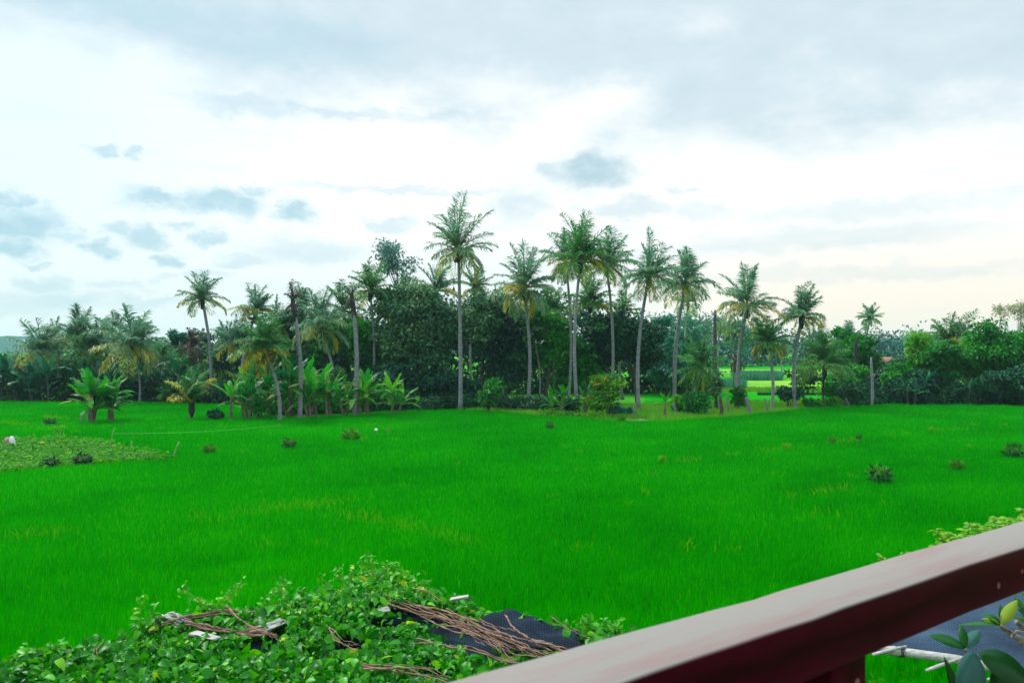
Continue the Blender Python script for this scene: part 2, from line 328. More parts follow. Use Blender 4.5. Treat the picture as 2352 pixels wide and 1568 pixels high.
def palm(label, base, crown, seed, size=1.0, n=24, mat='palm', group='coconut palms at the field edge', nuts=0, low=0.3,
         trunk_r=0.17, tmat='trunk', lean=None, d=None, ragged=0.06, yellow=0.35, up=1.0, name='coconut_palm', droop=1.0, dead=0, bend=0.3, pairs=38):
    rng = np.random.default_rng(seed)
    B = G(*base) if d is None else np.array([(base[0] - CXP) * d / F, d, 0.0])
    T = W(crown[0], crown[1], B[1])
    root = thing(name, label, 'palm tree', B, group)
    s = np.linspace(0, 1, 16)[:, None]
    P = B + (T - B) * s
    P[:, 0] += math.copysign(bend, T[0] - B[0]) * -np.sin(np.pi * s[:, 0])
    rr = 0.74 * trunk_r * (1 - 0.3 * s[:, 0]); rr[0] *= 1.5; rr[1] *= 1.1
    mb = MB(); tube(mb, P, rr, 9, rough=0.04, rng=rng); part(mb, 'trunk', M[tmat], root, True)
    cr = MB()
    sc = B[1] / F * 70 * size                    # frond length scale: about 80 px across
    ga = 2.39996
    n = int(n * 1.3)
    for k in range(n):
        f = k / max(1, n - 1)                    # 0 = youngest, upright
        e0 = R(87 - 100 * f ** 1.05 * (0.75 + low)) + rng.normal(0, 0.17)
        az = ga * k + rng.normal(0, 0.45)
        L = sc * (1.33 if f < 0.25 else 1.2) * rng.uniform(0.72, 1.15) * (up if f < 0.35 else 1)
        dr = (0.30 + 1.05 * f) * rng.uniform(0.7, 1.3) * droop
        t = 0.35 + 0.3 * f + (yellow if f > 0.7 and rng.random() < 0.5 else 0) + rng.normal(0, 0.05)
        frond(cr, T + [0, 0, 0.1], az, e0, L, dr, pairs, sc * 0.36, max(0.07, B[1] * 0.00125), t, rng, sweep=rng.normal(0, 0.5), ragged=ragged + 0.06 + 0.2 * f * rng.random(),
              hang=0.5 + 0.9 * f)
    part(cr, 'crown', M[mat], root)
    # fibrous crown shaft and old leaf bases
    h = MB(); tube(h, [T - [0, 0, 0.75], T - [0, 0, 0.35], T + [0, 0, 0.25], T + [0, 0, 0.6]], [rr[-1], 0.19, 0.17, 0.04], 8, rough=0.1, rng=rng)
    part(h, 'crown_shaft', M['trunk_dark'], root)
    for k in range(nuts):
        a = rng.uniform(0, 6.28); r_ = rng.uniform(0.2, 0.42); c = MB()
        p = T + [r_ * math.cos(a), r_ * math.sin(a), -0.2 - rng.uniform(0, 0.45)]
        ph = np.linspace(-1, 1, 5); tube(c, p + np.outer(ph, [0, 0, 0.14]), 0.14 * np.sqrt(np.maximum(0.05, 1 - ph ** 2)), 6)
        part(c, 'coconut', M['nut'], root, True)
    if dead:
        c = MB()
        for k in range(dead):
            frond(c, T - [0, 0, 0.2], rng.uniform(0, 6.28), R(rng.uniform(-60, -20)), sc * rng.uniform(0.7, 1.0), 0.8, 26, sc * 0.18, 0.06, 0.5, rng, ragged=0.3, hang=1.0)
        part(c, 'withered_fronds', M['dead_palm'], root)
    return root

def broken_palm(label, base, top, seed, fronds, d=None, r=0.15):
    rng = np.random.default_rng(seed)
    B = G(*base); T = W(top[0], top[1], B[1])
    root = thing('coconut_palm', label, 'palm tree', B, 'coconut palms at the field edge')
    s = np.linspace(0, 1, 18)[:, None]; P = B + (T - B) * s
    P[:, 0] += 0.25 * np.sin(np.pi * s[:, 0])
    rr = r * (1 - 0.25 * s[:, 0]); rr[0] *= 1.5; rr[-3:] = [0.115, 0.115, 0.10]
    mb = MB(); tube(mb, P, rr, 9, rough=0.05, rng=rng); part(mb, 'trunk', M['trunk'], root, True)
    cr = MB(); dd = MB()
    for (az, e0, L, dr, t, dead) in fronds:
        frond(dd if dead else cr, T, R(az), R(e0), L, dr, 26, 0.42, 0.06, t, rng, ragged=0.25, hang=0.8)
    if cr.n: part(cr, 'crown', M['palm'], root)
    if dd.n: part(dd, 'withered_fronds', M['dead_palm'], root)
    h = MB(); tube(h, [P[-4], P[-3], P[-2], T, T + [0.05, 0, 0.5]], [0.125, 0.14, 0.16, 0.12, 0.03], 8, rough=0.15, rng=rng)
    part(h, 'leaf_sheath', M['trunk_dark'], root)
    return root

def clump_leaves(mb, ctr, rad, n, L, rng, tint, flat=0.6, up=0.6, wr=0.45):
    """n leaves in a flattened ball"""
    u = unit(rng.normal(0, 1, (n, 3))) * (rng.random(n) ** 0.45)[:, None]
    pos = ctr + u * np.asarray(rad) * np.array([1, 1, flat])
    ax = unit(u + rng.normal(0, 0.5, (n, 3)) + [0, 0, -0.15])
    nr = unit(rng.normal(0, 0.45, (n, 3)) + [0, 0, up] + u * 1.3)
    Ls = L * rng.uniform(0.6, 1.3, n)
    diamonds(mb, pos, ax, nr, Ls, Ls * wr, np.clip(tint + rng.normal(0, 0.14, n), 0, 1))

def tree(label, base, ctr, rad, seed, mat='tree_dark', name='broadleaf_tree', cat='tree', group='broadleaf trees of the grove', clumps=60, per=110, L=0.34,
         d=None, trunk_r=0.16, bark='bark', gap=0.0, lo=None, wr=0.5, depth=0.8, stems=1, tint=0.45):
    """ctr/rad in view pixels at the tree's own distance"""
    rng = np.random.default_rng(seed)
    B = G(*base) if d is None else np.array([(base[0] - CXP) * d / F, d, 0.0])
    Y = B[1]; c = W(ctr[0], ctr[1], Y); rx, rz = rad[0] * Y / F, rad[1] * Y / F; ry = rx * depth
    root = thing(name, label, cat, B, group)
    cr = MB(); cs = []
    nl_ = max(4, clumps // 9); lobes = []
    for k in range(nl_):
        u = unit(rng.normal(0, 1, 3)); lobes.append((c + u * rng.uniform(0.35, 0.72) * np.array([rx, ry, rz]), rng.uniform(0.32, 0.52), rng.normal(0, 0.12)))
    for k in range(clumps):
        lc, lr, lt = lobes[k % nl_]
        u = unit(rng.normal(0, 1, 3) + [0, 0, 0.25]); p = lc + u * lr * rng.uniform(0.55, 1.05) * np.array([rx, ry, min(rz, rx * 1.25)])
        if p[2] < 0.15: p[2] = rng.uniform(0.15, 0.8)
        cs.append(p)
        cr_ = min(rx, rz) * rng.uniform(0.2, 0.42)
        ht = (p[2] - c[2]) / max(rz, 0.1)
        clump_leaves(cr, p, cr_ * np.array([1.2, 1.2, 0.8]), per, L, rng, tint + lt + rng.normal(0, 0.13), wr=wr)
    part(cr, 'crown' if cat == 'tree' else 'foliage', M[mat], root)
    tb = MB()
    for st in range(stems):
        off = np.array([rng.normal(0, 0.15), rng.normal(0, 0.15), 0]) if stems > 1 else np.zeros(3)
        top = c + np.array([rng.normal(0, rx * 0.1), 0, rz * 0.2])
        s = np.linspace(0, 1, 8)[:, None]
        P = (B + off) * (1 - s) + top * s; P[:, 0] += np.sin(s[:, 0] * 4 + seed) * 0.08 * rx
        tube(tb, P, trunk_r * (1.2 - 0.75 * s[:, 0]), 7, rough=0.05, rng=rng)
        for k in rng.choice(len(cs), min(len(cs), 9 if stems == 1 else 4), replace=False):
            j = rng.integers(2, 6); a = P[j]; b = cs[k]; m = (a + b) / 2 + [0, 0, -0.1 * rz]
            tube(tb, [a, m, b], [trunk_r * 0.5, trunk_r * 0.3, trunk_r * 0.12], 5)
    part(tb, 'trunk' if cat == 'tree' else 'stems', M[bark], root, True)
    return root

def banana_leaf(mb, base, az, e0, L, Wd, droop, tint, rng, sweep=0.0):
    ns = 12; s = np.linspace(0, 1, ns); e = e0 - droop * s ** 1.3; a = az + sweep * s
    d = np.stack([np.cos(e) * np.cos(a), np.cos(e) * np.sin(a), np.sin(e)], -1)
    P = base + np.concatenate([[[0, 0, 0]], np.cumsum(d[:-1] * L / (ns - 1), 0)])
    side = np.stack([-np.sin(a), np.cos(a), 0 * a], -1); up = np.cross(d, side); up *= np.sign(up[:, 2:3] + 1e-6)
    w = Wd / 2 * np.clip(np.sin(np.pi * np.clip((s - 0.14) / 0.86, 0, 1) ** 0.75), 0, 1) ** 0.45
    tube(mb, P, np.linspace(0.035, 0.008, ns), 4, 0.9, cap=False)
    V = []; Q = []; n = 0; T = []
    for k in range(1, ns - 1):
        for sg in (1, -1):
            g = rng.uniform(0.0, 0.18) if rng.random() < 0.35 else 0.0       # tears between the strips
            hangs = rng.uniform(-0.1, 0.40); wk = w[k] * rng.uniform(0.85, 1.08); wk1 = w[k + 1] * rng.uniform(0.85, 1.08)
            p0, p1 = P[k], P[k + 1]
            o0 = p0 + (side[k] * sg * math.cos(hangs) - up[k] * math.sin(hangs)) * wk + (p1 - p0) * (g + 0.25)
            o1 = p1 + (side[k + 1] * sg * math.cos(hangs) - up[k + 1] * math.sin(hangs)) * wk1 + (p1 - p0) * (0.25 - g)
            V += [p0, p1, o1, o0]; Q.append([n, n + 1, n + 2, n + 3]); n += 4
            T.append(np.clip(tint + rng.normal(0, 0.05), 0, 1))
    mb.add(V, [Q], [np.array(T)])

def banana(label, base, h, seed, stems=3, mat='banana', group='banana plants', d=None, tint=0.5, spread=0.5, nl=7, leafL=None, cat='banana plant', name='banana_plant', wind=0.0, smat='banana_stem'):
    rng = np.random.default_rng(seed)
    B = G(*base) if d is None else np.array([(base[0] - CXP) * d / F, d, 0.0])
    H = h * B[1] / F
    root = thing(name, label, cat, B, group)
    lf = MB(); LL = leafL or H * 0.6
    for k in range(stems):
        hs = H * (0.60 if k == 0 else rng.uniform(0.3, 0.55)); off = np.array([rng.normal(0, spread), rng.normal(0, spread * 0.6), 0]) if k else np.zeros(3)
        b = B + off; t = b + [rng.normal(0, 0.12) + off[0] * 0.3, 0, hs]
        s = np.linspace(0, 1, 7)[:, None]; P = b * (1 - s) + t * s
        st = MB(); tube(st, P, 0.10 * (1.1 - 0.5 * s[:, 0]), 8, rough=0.08, rng=rng); part(st, 'stem', M[smat], root, True)
        for j in range(nl):
            f = j / (nl - 1)
            az = 2.4 * j + rng.normal(0, 0.3) + k
            if wind: az = az * (1 - wind) + wind * rng.normal(0, 0.6)
            tj = tint - 0.06 + rng.normal(0, 0.18) + (0.25 if f < 0.2 else 0)
            if f > 0.85 and rng.random() < 0.12: tj = 1.0
            elif tj > 0.9: tj = 0.9
            banana_leaf(lf, t - [0, 0, 0.1 * f], az, R(82 - 52 * f) + rng.normal(0, 0.15), LL * rng.uniform(0.7, 1.25), LL * 0.25, 0.45 + 1.2 * f * rng.uniform(0.5, 1.3), tj, rng, rng.normal(0, 0.3))
    part(lf, 'leaves', M[mat], root)
    return root

# ------------------------------------------------------------------ areas
def inpoly(x, y, poly):
    poly = np.asarray(poly, float); r = np.zeros(len(x), bool); j = len(poly) - 1
    for i in range(len(poly)):
        xi, yi = poly[i]; xj, yj = poly[j]
        c = ((yi > y) != (yj > y)) & (x < (xj - xi) * (y - yi) / (yj - yi + 1e-12) + xi); r ^= c; j = i
    return r
def sheet(name, poly, z, mat, kind='structure'):
    mb = MB(); V = [(p[0], p[1], z) for p in poly]; mb.add(V, [np.arange(len(V))[None]])
    o = mb.build(name, mat); o['kind'] = kind; return o
def noise2(x, y, s, seed, octv=3):
    rng = np.random.default_rng(seed); v = np.zeros(len(x)); a = 1.0; tot = 0
    for o in range(octv):
        for k in range(4):
            th = rng.uniform(0, 6.28); ph = rng.uniform(0, 6.28); f = s * 2 ** o * rng.uniform(0.7, 1.3)
            v += a * np.sin((x * math.cos(th) + y * math.sin(th)) * f + ph + 1.3 * np.sin(y * f * 0.6 + k)) / 4
        tot += a; a *= 0.6
    return v / tot
def blades(mb, x, y, z, h, w, tint, rng, lean=0.25, wind=(0.1, 0.0), segs=2):
    n = len(x); th = rng.uniform(0, 2 * np.pi, n)
    h = np.broadcast_to(h, (n,)); w = np.broadcast_to(w, (n,)); z = np.broadcast_to(z, (n,))
    sd = np.stack([np.cos(th), np.sin(th) * 0.5, 0 * th], -1) * (w / 2)[:, None]
    ln = rng.normal(0, lean, (n, 2)) + wind
    b = np.stack([x, y, z], -1)
    m = b + np.stack([ln[:, 0] * h * 0.3, ln[:, 1] * h * 0.3, h * 0.55], -1)
    t = b + np.stack([ln[:, 0] * h * 1.0, ln[:, 1] * h * 1.0, h * (1 - 0.25 * np.abs(ln).sum(1))], -1)
    V = np.stack([b - sd, b + sd, m + sd * 0.9, m - sd * 0.9, t], 1).reshape(-1, 3)
    i = np.arange(n)[:, None] * 5
    tt = np.broadcast_to(tint, (n,))
    mb.add(V, [i + [[0, 1, 2, 3]], i + [[3, 2, 4]]], [tt, tt])

# ground
sheet('ground', [(-1400, -300), (1400, -300), (1400, 1400), (-1400, 1400)], 0.0, M['ground'])
# edge of the near rice field, seen rows
edge_px = [(-500, 930), (0, 929), (300, 929), (520, 935), (640, 966), (760, 962), (880, 953), (1000, 948), (1080, 947), (1180, 955), (1300, 966), (1400, 972), (1480, 975),
           (1560, 972), (1700, 962), (1830, 947), (1900, 941), (2050, 936), (2200, 936), (2352, 940), (2900, 950)]
edge = [G(x, y)[:2] for x, y in edge_px]
edge_px[4:4] = []
field = [(-32, 1.5), *[tuple(p) for p in edge], (42, 1.5)]
sheet('rice_paddy_floor', field, 0.004, M['paddy'])
ex = np.array([p[0] for p in edge_px], float); ey = np.array([p[1] for p in edge_px], float)

BED = [(-60, 31), (-60, 37), *[tuple(G(x, y)[:2]) for x, y in [(-100, 1024), (0, 1026), (110, 1022), (200, 1026), (265, 1036), (280, 1044), (340, 1050), (390, 1066), (300, 1074), (200, 1082), (100, 1092), (0, 1099), (-200, 1110), (-400, 1125)]]]
BED = [(x, y) for x, y in BED if x > -31 or y < 60]
bund_lines = [[(30, 1252), (90, 1250), (160, 1240)], [(450, 1205), (490, 1198)], [(560, 1196), (640, 1185), (720, 1178), (825, 1164)], [(780, 1200), (860, 1215), (930, 1228), (1020, 1246), (1110, 1280)],
              [(1500, 1082), (1600, 1066), (1700, 1052), (1820, 1042), (1960, 1020), (2120, 1004), (2250, 990), (2340, 985)],
              [(1780, 1168), (1860, 1152), (1960, 1132)], [(1720, 1212), (1800, 1208), (1960, 1195)], [(800, 1022), (880, 1018), (945, 1021)], [(0, 978), (60, 985), (150, 982)], [(100, 965), (160, 972)]]
def line_pts(px, step):
    P = np.array([G(x, y)[:2] for x, y in px]); out = []
    for a, b in zip(P[:-1], P[1:]):
        n = max(1, int(np.linalg.norm(b - a) / step)); out.append(a + (b - a) * (np.arange(n)[:, None] / n))
    return np.concatenate(out)

def rice():
    rng = np.random.default_rng(5)
    mb = MB(); N = 2100000
    # sample distance with density falling off, then sideways
    u = rng.random(N); y0, y1 = 7.5, 66.0; p = 0.4
    Y = (y0 ** p + u * (y1 ** p - y0 ** p)) ** (1 / p)
    X = rng.uniform(-1, 1, N) * (0.70 * Y + 2.0)
    px = CXP + X / Y * F; lim = CAMH * F / (np.interp(px, ex, ey) - HY)
    ok = (Y < lim) & ~inpoly(X, Y, BED)
    X, Y = X[ok], Y[ok]
    nz = noise2(X, Y, 0.9, 1); nb = noise2(X, Y, 0.22, 2); nf = noise2(X, Y, 3.2, 8, 2)
    keep = rng.random(len(X)) < np.clip(0.80 + 0.3 * nz + 0.35 * nf, 0.15, 1)
    for L in bund_lines:       # a thin, sparser line along each low bank
        Q = line_pts(L, 0.7)
        lo = (np.abs(Y - Q[:, 1].mean()) < (np.ptp(Q[:, 1]) / 2 + 1))
        idx = np.where(lo)[0]
        if len(idx):
            dm = np.full(len(idx), 9.0)
            for q in Q: dm = np.minimum(dm, np.hypot((X[idx] - q[0]), (Y[idx] - q[1]) * 0.7))
            keep[idx] &= ~((dm < 0.30) & (rng.random(len(idx)) < 0.75))
    X, Y, nz, nb, nf = X[keep], Y[keep], nz[keep], nb[keep], nf[keep]
    near = Y < 34; gs = 0.21; jx = np.round(X / gs) * gs; jy = np.round(Y / gs) * gs
    hx = np.sin(jx * 91.7 + jy * 37.3) * 0.05; hy = np.sin(jx * 53.1 - jy * 71.9) * 0.05
    X = np.where(near, jx + hx + (X - jx) * 0.62, X); Y = np.where(near, jy + hy + (Y - jy) * 0.62, Y)
    n = len(X)
    h = 0.37 * (1 + 0.14 * nz + 0.10 * nb + 0.16 * nf) * rng.uniform(0.75, 1.12, n)
    w = 0.0095 * (Y / 11) ** 0.75
    tint = np.clip(0.46 + 0.20 * nb + 0.17 * nz + 0.08 * nf + rng.normal(0, 0.2, n), 0, 1)
    blades(mb, X, Y, 0.0, h, w, tint, rng, 0.16, (0.06, -0.02))
    o = mb.build('rice', M['rice']); tag(o, 'vivid green young rice filling the whole flat paddy', 'rice', kind='stuff')
rice()

def bund_grass():
    rng = np.random.default_rng(9); mb = MB()
    for L, dens in zip(bund_lines, [60, 50, 70, 40, 22, 24, 18, 24, 50, 40]):
        Q = line_pts(L, 0.12)
        f = noise2(Q[:, 0], Q[:, 1], 1.2, 3) 
        Q2 = Q[f > (-0.25 if dens > 30 else 0.0)]; Q = Q2 if len(Q2) else Q
        k = rng.integers(0, len(Q), int(dens * len(Q) * 0.22) + 8)
        x = Q[k, 0] + rng.normal(0, 0.28, len(k)); y = Q[k, 1] + rng.normal(0, 0.3, len(k))
        blades(mb, x, y, 0.0, rng.uniform(0.32, 0.50, len(k)), 0.016 * (y / 12) ** 0.6, np.clip(rng.normal(0.3, 0.25, len(k)), 0, 1), rng, 0.35, (0, 0))
    for _ in range(60):
        g = G(rng.uniform(0, 2300), 985 + 300 * rng.random() ** 2)
        k = 14; blades(mb, g[0] + rng.normal(0, 0.12, k), g[1] + rng.normal(0, 0.12, k), 0.0, rng.uniform(0.35, 0.52, k), 0.016 * (g[1] / 12) ** 0.6, np.clip(rng.normal(0.35, 0.2, k), 0, 1), rng, 0.35, (0, 0))
    o = mb.build('bund_grass', M['yellow_grass']); tag(o, 'yellow green grass growing along the low banks between the rice plots', 'grass', kind='stuff')
bund_grass()

# strip of rough grass between the rice and the palms, and the track
def strips():
    rng = np.random.default_rng(12)
    pg = [(1060, 946), (1180, 940), (1300, 940), (1420, 938), (1560, 930), (1700, 925), (1900, 922), (1900, 942), (1830, 948), (1700, 964), (1560, 975), (1480, 978), (1400, 975), (1300, 968), (1180, 957), (1080, 949)]
    P = [tuple(G(x, y)[:2]) for x, y in pg]
    sheet('grass_verge', P[::-1], 0.008, M['strip_yellow'])
    mb = MB(); xs = np.array(P)
    n = 60000; X = rng.uniform(xs[:, 0].min(), xs[:, 0].max(), n); Y = rng.uniform(xs[:, 1].min(), xs[:, 1].max(), n)
    ok = inpoly(X, Y, P); X, Y = X[ok], Y[ok]
    tr = [tuple(G(x, y)[:2]) for x, y in [(1365, 966), (1420, 962), (1530, 966), (1545, 972), (1470, 975), (1400, 972)]]
    ok = ~inpoly(X, Y, tr); X, Y = X[ok], Y[ok]
    nz = noise2(X, Y, 1.2, 4)
    blades(mb, X, Y, 0.0, 0.28 + 0.12 * nz + rng.uniform(0, 0.2, len(X)), 0.035, np.clip(0.55 + 0.3 * nz + rng.normal(0, 0.15, len(X)), 0, 1), rng, 0.4, (0, 0))
    o = mb.build('rough_grass', M['weed']); tag(o, 'rough yellowish grass on the verge under the tall palms', 'grass', kind='stuff')
    sheet('path', tr[::-1], 0.012, M['soil'])
strips()

# vegetable bed: raised, leafy
def bed():
    rng = np.random.default_rng(21); mb = MB()
    P = BED
    n = len(P); V = [(x, y, 0.22) for x, y in P] + [(x, y, -0.02) for x, y in P]
    q = [[i, (i + 1) % n, n + (i + 1) % n, n + i] for i in range(n)]
    mb.add(V, [np.arange(n)[None], q]); o = mb.build('vegetable_bed', M['bund']); o['kind'] = 'structure'
    xs = np.array(P); lf = MB(); N = 60000
    X = rng.uniform(xs[:, 0].min(), xs[:, 0].max(), N); Y = rng.uniform(xs[:, 1].min(), xs[:, 1].max(), N)
    ok = inpoly(X, Y, P) & (X > -0.72 * Y - 2); X, Y = X[ok], Y[ok]
    # plants in rows across the bed
    row = np.sin(Y * 2 * np.pi / 0.62 + 0.5 * np.sin(X * 0.5)) ; X, Y, row = X[row > -0.75], Y[row > -0.75], row[row > -0.75]
    z = 0.22 + 0.14 + 0.10 * row + 0.06 * noise2(X, Y, 2.5, 6)
    z += 0.03 * rng.normal(0, 1, len(X))
    A = rng.uniform(0, 2 * np.pi, len(X)); ax = np.stack([np.cos(A), np.sin(A), rng.normal(0.1, 0.3, len(X))], -1)
    nr = unit(rng.normal(0, 0.45, (len(X), 3)) + [0, 0, 1])
    L = rng.uniform(0.10, 0.18, len(X))
    diamonds(lf, np.stack([X, Y, z], -1), ax, nr, L, L * 0.6, np.clip(rng.normal(0.45, 0.2, len(X)), 0, 1))
    # skirt down the front face
    e = np.array([tuple(G(x, y)[:2]) for x, y in [(390, 1066), (300, 1074), (200, 1082), (100, 1092), (0, 1099), (-200, 1110), (-400, 1125)]])
    k = rng.integers(0, len(e) - 1, 5000); f = rng.random(5000)[:, None]; q = e[k] * (1 - f) + e[k + 1] * f
    z = rng.uniform(0.05, 0.36, 5000)
    ax = unit(rng.normal(0, 0.6, (5000, 3)) + [0, -0.7, -0.2]); L = rng.uniform(0.1, 0.2, 5000)
    diamonds(lf, np.column_stack([q + rng.normal(0, 0.06, (5000, 2)), z]), ax, unit(rng.normal(0, 0.5, (5000, 3)) + [0, -0.6, 0.7]), L, L * 0.55, np.clip(rng.normal(0.5, 0.25, 5000), 0, 1))
    o = lf.build('bean_crop', M['crop']); tag(o, 'low yellow green leafy crop covering the raised bed at the left', 'crop', kind='stuff')
bed()

# far fields seen through the gap
def far_fields():
    def st(name, x0, x1, ya, yb, z, mat):
        P = [G(x0, yb)[:2], G(x1, yb)[:2], G(x1, ya)[:2], G(x0, ya)[:2]]
        sheet(name, P, z, M[mat])
    st('far_paddy', 1480, 2250, 902, 924, 0.020, 'paddy_far')
    st('far_bank', 1480, 2250, 893, 900, 0.016, 'bund')
    st('far_meadow', 1480, 2250, 874, 892, 0.012, 'strip_yellow')
    st('far_terrace', 1480, 2250, 848, 858, 0.016, 'strip_yellow')
    st('far_rice_terrace', 1480, 2250, 838, 847, 0.020, 'paddy_far')
    rng = np.random.default_rng(31)
    def rowst(name, label, x0, x1, ya, yb, h, n, mat, cat, w):
        mb = MB(); a = G(x0, yb); X = rng.uniform(x0, x1, n); y = rng.uniform(ya, yb, n)
        D = CAMH * F / (y - HY); gx = (X - CXP) * D / F
        blades(mb, gx, D, 0.0, h * rng.uniform(0.3, 1.2, n), w, np.clip(rng.normal(0.5, 0.25, n), 0, 1), rng, 0.35, (0, 0))
        tag(mb.build(name, M[mat]), label, cat, kind='stuff')
    rowst('corn_crop', 'dark blue green rows of young corn beyond the leaning palms', 1683, 1797, 864, 874, 1.15, 9000, 'corn', 'corn', 0.09)
    rowst('corn_crop', 'greyish green patch of low corn left of the leaning palms', 1640, 1712, 884, 896, 0.95, 5000, 'corn', 'corn', 0.06)
    rowst('bank_weeds', 'dark weedy bank crossing the far fields', 1500, 2150, 893, 900, 0.4, 9000, 'weed', 'weeds', 0.08)
    rowst('bank_weeds', 'thin line of weeds between two bright far paddies', 1740, 2000, 906, 908, 0.3, 5000, 'undergrowth', 'weeds', 0.07)
    rowst('tall_grass', 'hedge of tall grass in front of the far dark trees', 1500, 2050, 828, 836, 1.4, 14000, 'weed', 'grass', 0.22)
far_fields()

# ------------------------------------------------------------------ woods behind
def woods(name, label, pts, seed, mat, L, per, clump=1.6, cat='woodland', step=1.3, thick=5):
    """pts: list of (x px, top row, distance); a far belt of trees read as one mass"""
    rng = np.random.default_rng(seed); mb = MB()
    a = np.array(pts, float)
    xs = (a[:, 0] - CXP) * a[:, 2] / F; dd = a[:, 2]; hh = CAMH - (a[:, 1] - HY) * a[:, 2] / F
    x = xs[0]
    while x < xs[-1]:
        D = np.interp(x, xs, dd); H = np.interp(x, xs, hh) * (1 + 0.08 * math.sin(x * 0.9) + rng.normal(0, 0.06))
        z = clump * 0.4
        while z < H:
            c = np.array([x + rng.normal(0, step * 0.5), D + rng.uniform(0, thick), z])
            clump_leaves(mb, c, clump * rng.uniform(0.7, 1.3), per, L, rng, 0.4 + rng.normal(0, 0.16), flat=0.75)
            z += clump * rng.uniform(0.6, 1.0)
        x += step
    o = mb.build(name, M[mat]); tag(o, label, cat, kind='stuff')
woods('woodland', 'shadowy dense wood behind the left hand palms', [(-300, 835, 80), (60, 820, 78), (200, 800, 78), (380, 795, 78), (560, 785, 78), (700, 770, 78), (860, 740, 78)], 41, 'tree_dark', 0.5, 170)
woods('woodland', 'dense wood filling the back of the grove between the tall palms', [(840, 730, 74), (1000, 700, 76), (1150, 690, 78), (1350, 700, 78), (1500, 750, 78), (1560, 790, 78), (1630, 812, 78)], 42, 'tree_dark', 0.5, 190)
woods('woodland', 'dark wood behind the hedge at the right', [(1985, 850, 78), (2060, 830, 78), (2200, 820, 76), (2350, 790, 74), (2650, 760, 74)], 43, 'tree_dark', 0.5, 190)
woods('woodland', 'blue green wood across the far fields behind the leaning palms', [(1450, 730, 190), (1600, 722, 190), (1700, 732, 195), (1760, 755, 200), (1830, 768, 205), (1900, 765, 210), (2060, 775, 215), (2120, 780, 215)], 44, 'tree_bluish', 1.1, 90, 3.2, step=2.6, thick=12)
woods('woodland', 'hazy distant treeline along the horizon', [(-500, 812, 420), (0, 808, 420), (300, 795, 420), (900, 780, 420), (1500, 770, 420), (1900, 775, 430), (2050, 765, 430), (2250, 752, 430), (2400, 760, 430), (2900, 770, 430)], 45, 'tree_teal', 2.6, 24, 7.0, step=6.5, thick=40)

def hills():
    rng = np.random.default_rng(50); xs = np.linspace(-1300, 1300, 140)
    V = []; 
    for i, x in enumerate(xs):
        h = 8 + 10 * math.exp(-((x + 620) / 150) ** 2) + 9 * math.exp(-((x - 520) / 200) ** 2) + 1.5 * math.sin(x * 0.03) + rng.normal(0, 0.5)
        V += [(x, 820, -1), (x, 900, h * 0.7), (x, 960, h), (x, 1200, -1)]
    V = np.array(V); i = (np.arange(139) * 4)[:, None]
    q = np.concatenate([i + [[k, k + 4, k + 5, k + 1]] for k in range(3)])
    mb = MB(); mb.add(V, [q]); o = mb.build('hills', M['hill'], smooth=True); o['kind'] = 'structure'
hills()

def undergrowth(name, label, px, seed, h, n, mat='undergrowth', L=0.35, thick=3.0, d0=0.5):
    rng = np.random.default_rng(seed); mb = MB(); P = np.array([G(x, y)[:2] for x, y in px])
    for k in range(n):
        f = rng.uniform(0, len(P) - 1.001); j = int(f); q = P[j] * (1 - f + j) + P[j + 1] * (f - j)
        c = np.array([q[0], q[1] + d0 + rng.uniform(0, thick), rng.uniform(0.1, h)])
        clump_leaves(mb, c, rng.uniform(0.35, 0.8), 60, L, rng, rng.uniform(0.2, 0.75), wr=0.4)
    tag(mb.build(name, M[mat]), label, 'undergrowth', kind='stuff')
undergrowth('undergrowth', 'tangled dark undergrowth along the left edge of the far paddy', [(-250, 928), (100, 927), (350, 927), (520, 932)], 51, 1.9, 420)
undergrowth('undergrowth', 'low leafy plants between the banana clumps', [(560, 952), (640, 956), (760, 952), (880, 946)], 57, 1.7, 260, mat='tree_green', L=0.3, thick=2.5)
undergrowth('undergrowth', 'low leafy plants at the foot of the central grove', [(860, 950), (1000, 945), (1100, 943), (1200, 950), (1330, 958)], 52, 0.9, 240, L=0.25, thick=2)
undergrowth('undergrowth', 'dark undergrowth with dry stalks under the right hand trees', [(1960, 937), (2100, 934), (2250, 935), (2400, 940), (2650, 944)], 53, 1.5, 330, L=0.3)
undergrowth('undergrowth', 'pale creeping plants beside the bare path', [(1240, 961), (1310, 965), (1380, 966)], 54, 0.3, 50, 'crop', 0.2, 1.2, -0.5)

# ------------------------------------------------------------------ palms
GP = 'coconut palms at the field edge'
palm('tall slim coconut palm standing alone against the sky at the left', (484, 925), (465, 690), 101, 0.72, 19, low=0.35, yellow=0.2, trunk_r=0.2, ragged=0.12)
palm('coconut palm with orange nuts just behind the bushy leaning palm', (548, 930), (586, 722), 102, 0.68, 20, nuts=8, low=0.15, trunk_r=0.18, ragged=0.12)
palm('bushy coconut palm leaning left with browned lower fronds in front of the bananas', (643, 972), (608, 805), 103, 0.95, 26, mat='palm_green', nuts=6, trunk_r=0.17, dead=4, yellow=0.5)
broken_palm('bare coconut trunk with a ragged spear of withered fronds', (688, 968), (672, 690), 104,
            [(80, 88, 1.3, 0.1, .6, True), (200, 84, 1.1, 0.2, .4, True), (0, 66, 0.6, 0.8, .7, True), (30, 50, 0.8, 1.2, .4, True), (180, 60, 0.6, .9, .3, True), (240, -50, 0.8, 0.9, .3, True), (340, -60, 0.7, .8, .2, True), (120, 75, 1.2, .2, .5, False)])
palm('full coconut palm with yellow hanging fronds between the two damaged trunks', (775, 935), (735, 752), 105, 0.95, 26, nuts=5, yellow=0.5, low=0.4, ragged=0.08)
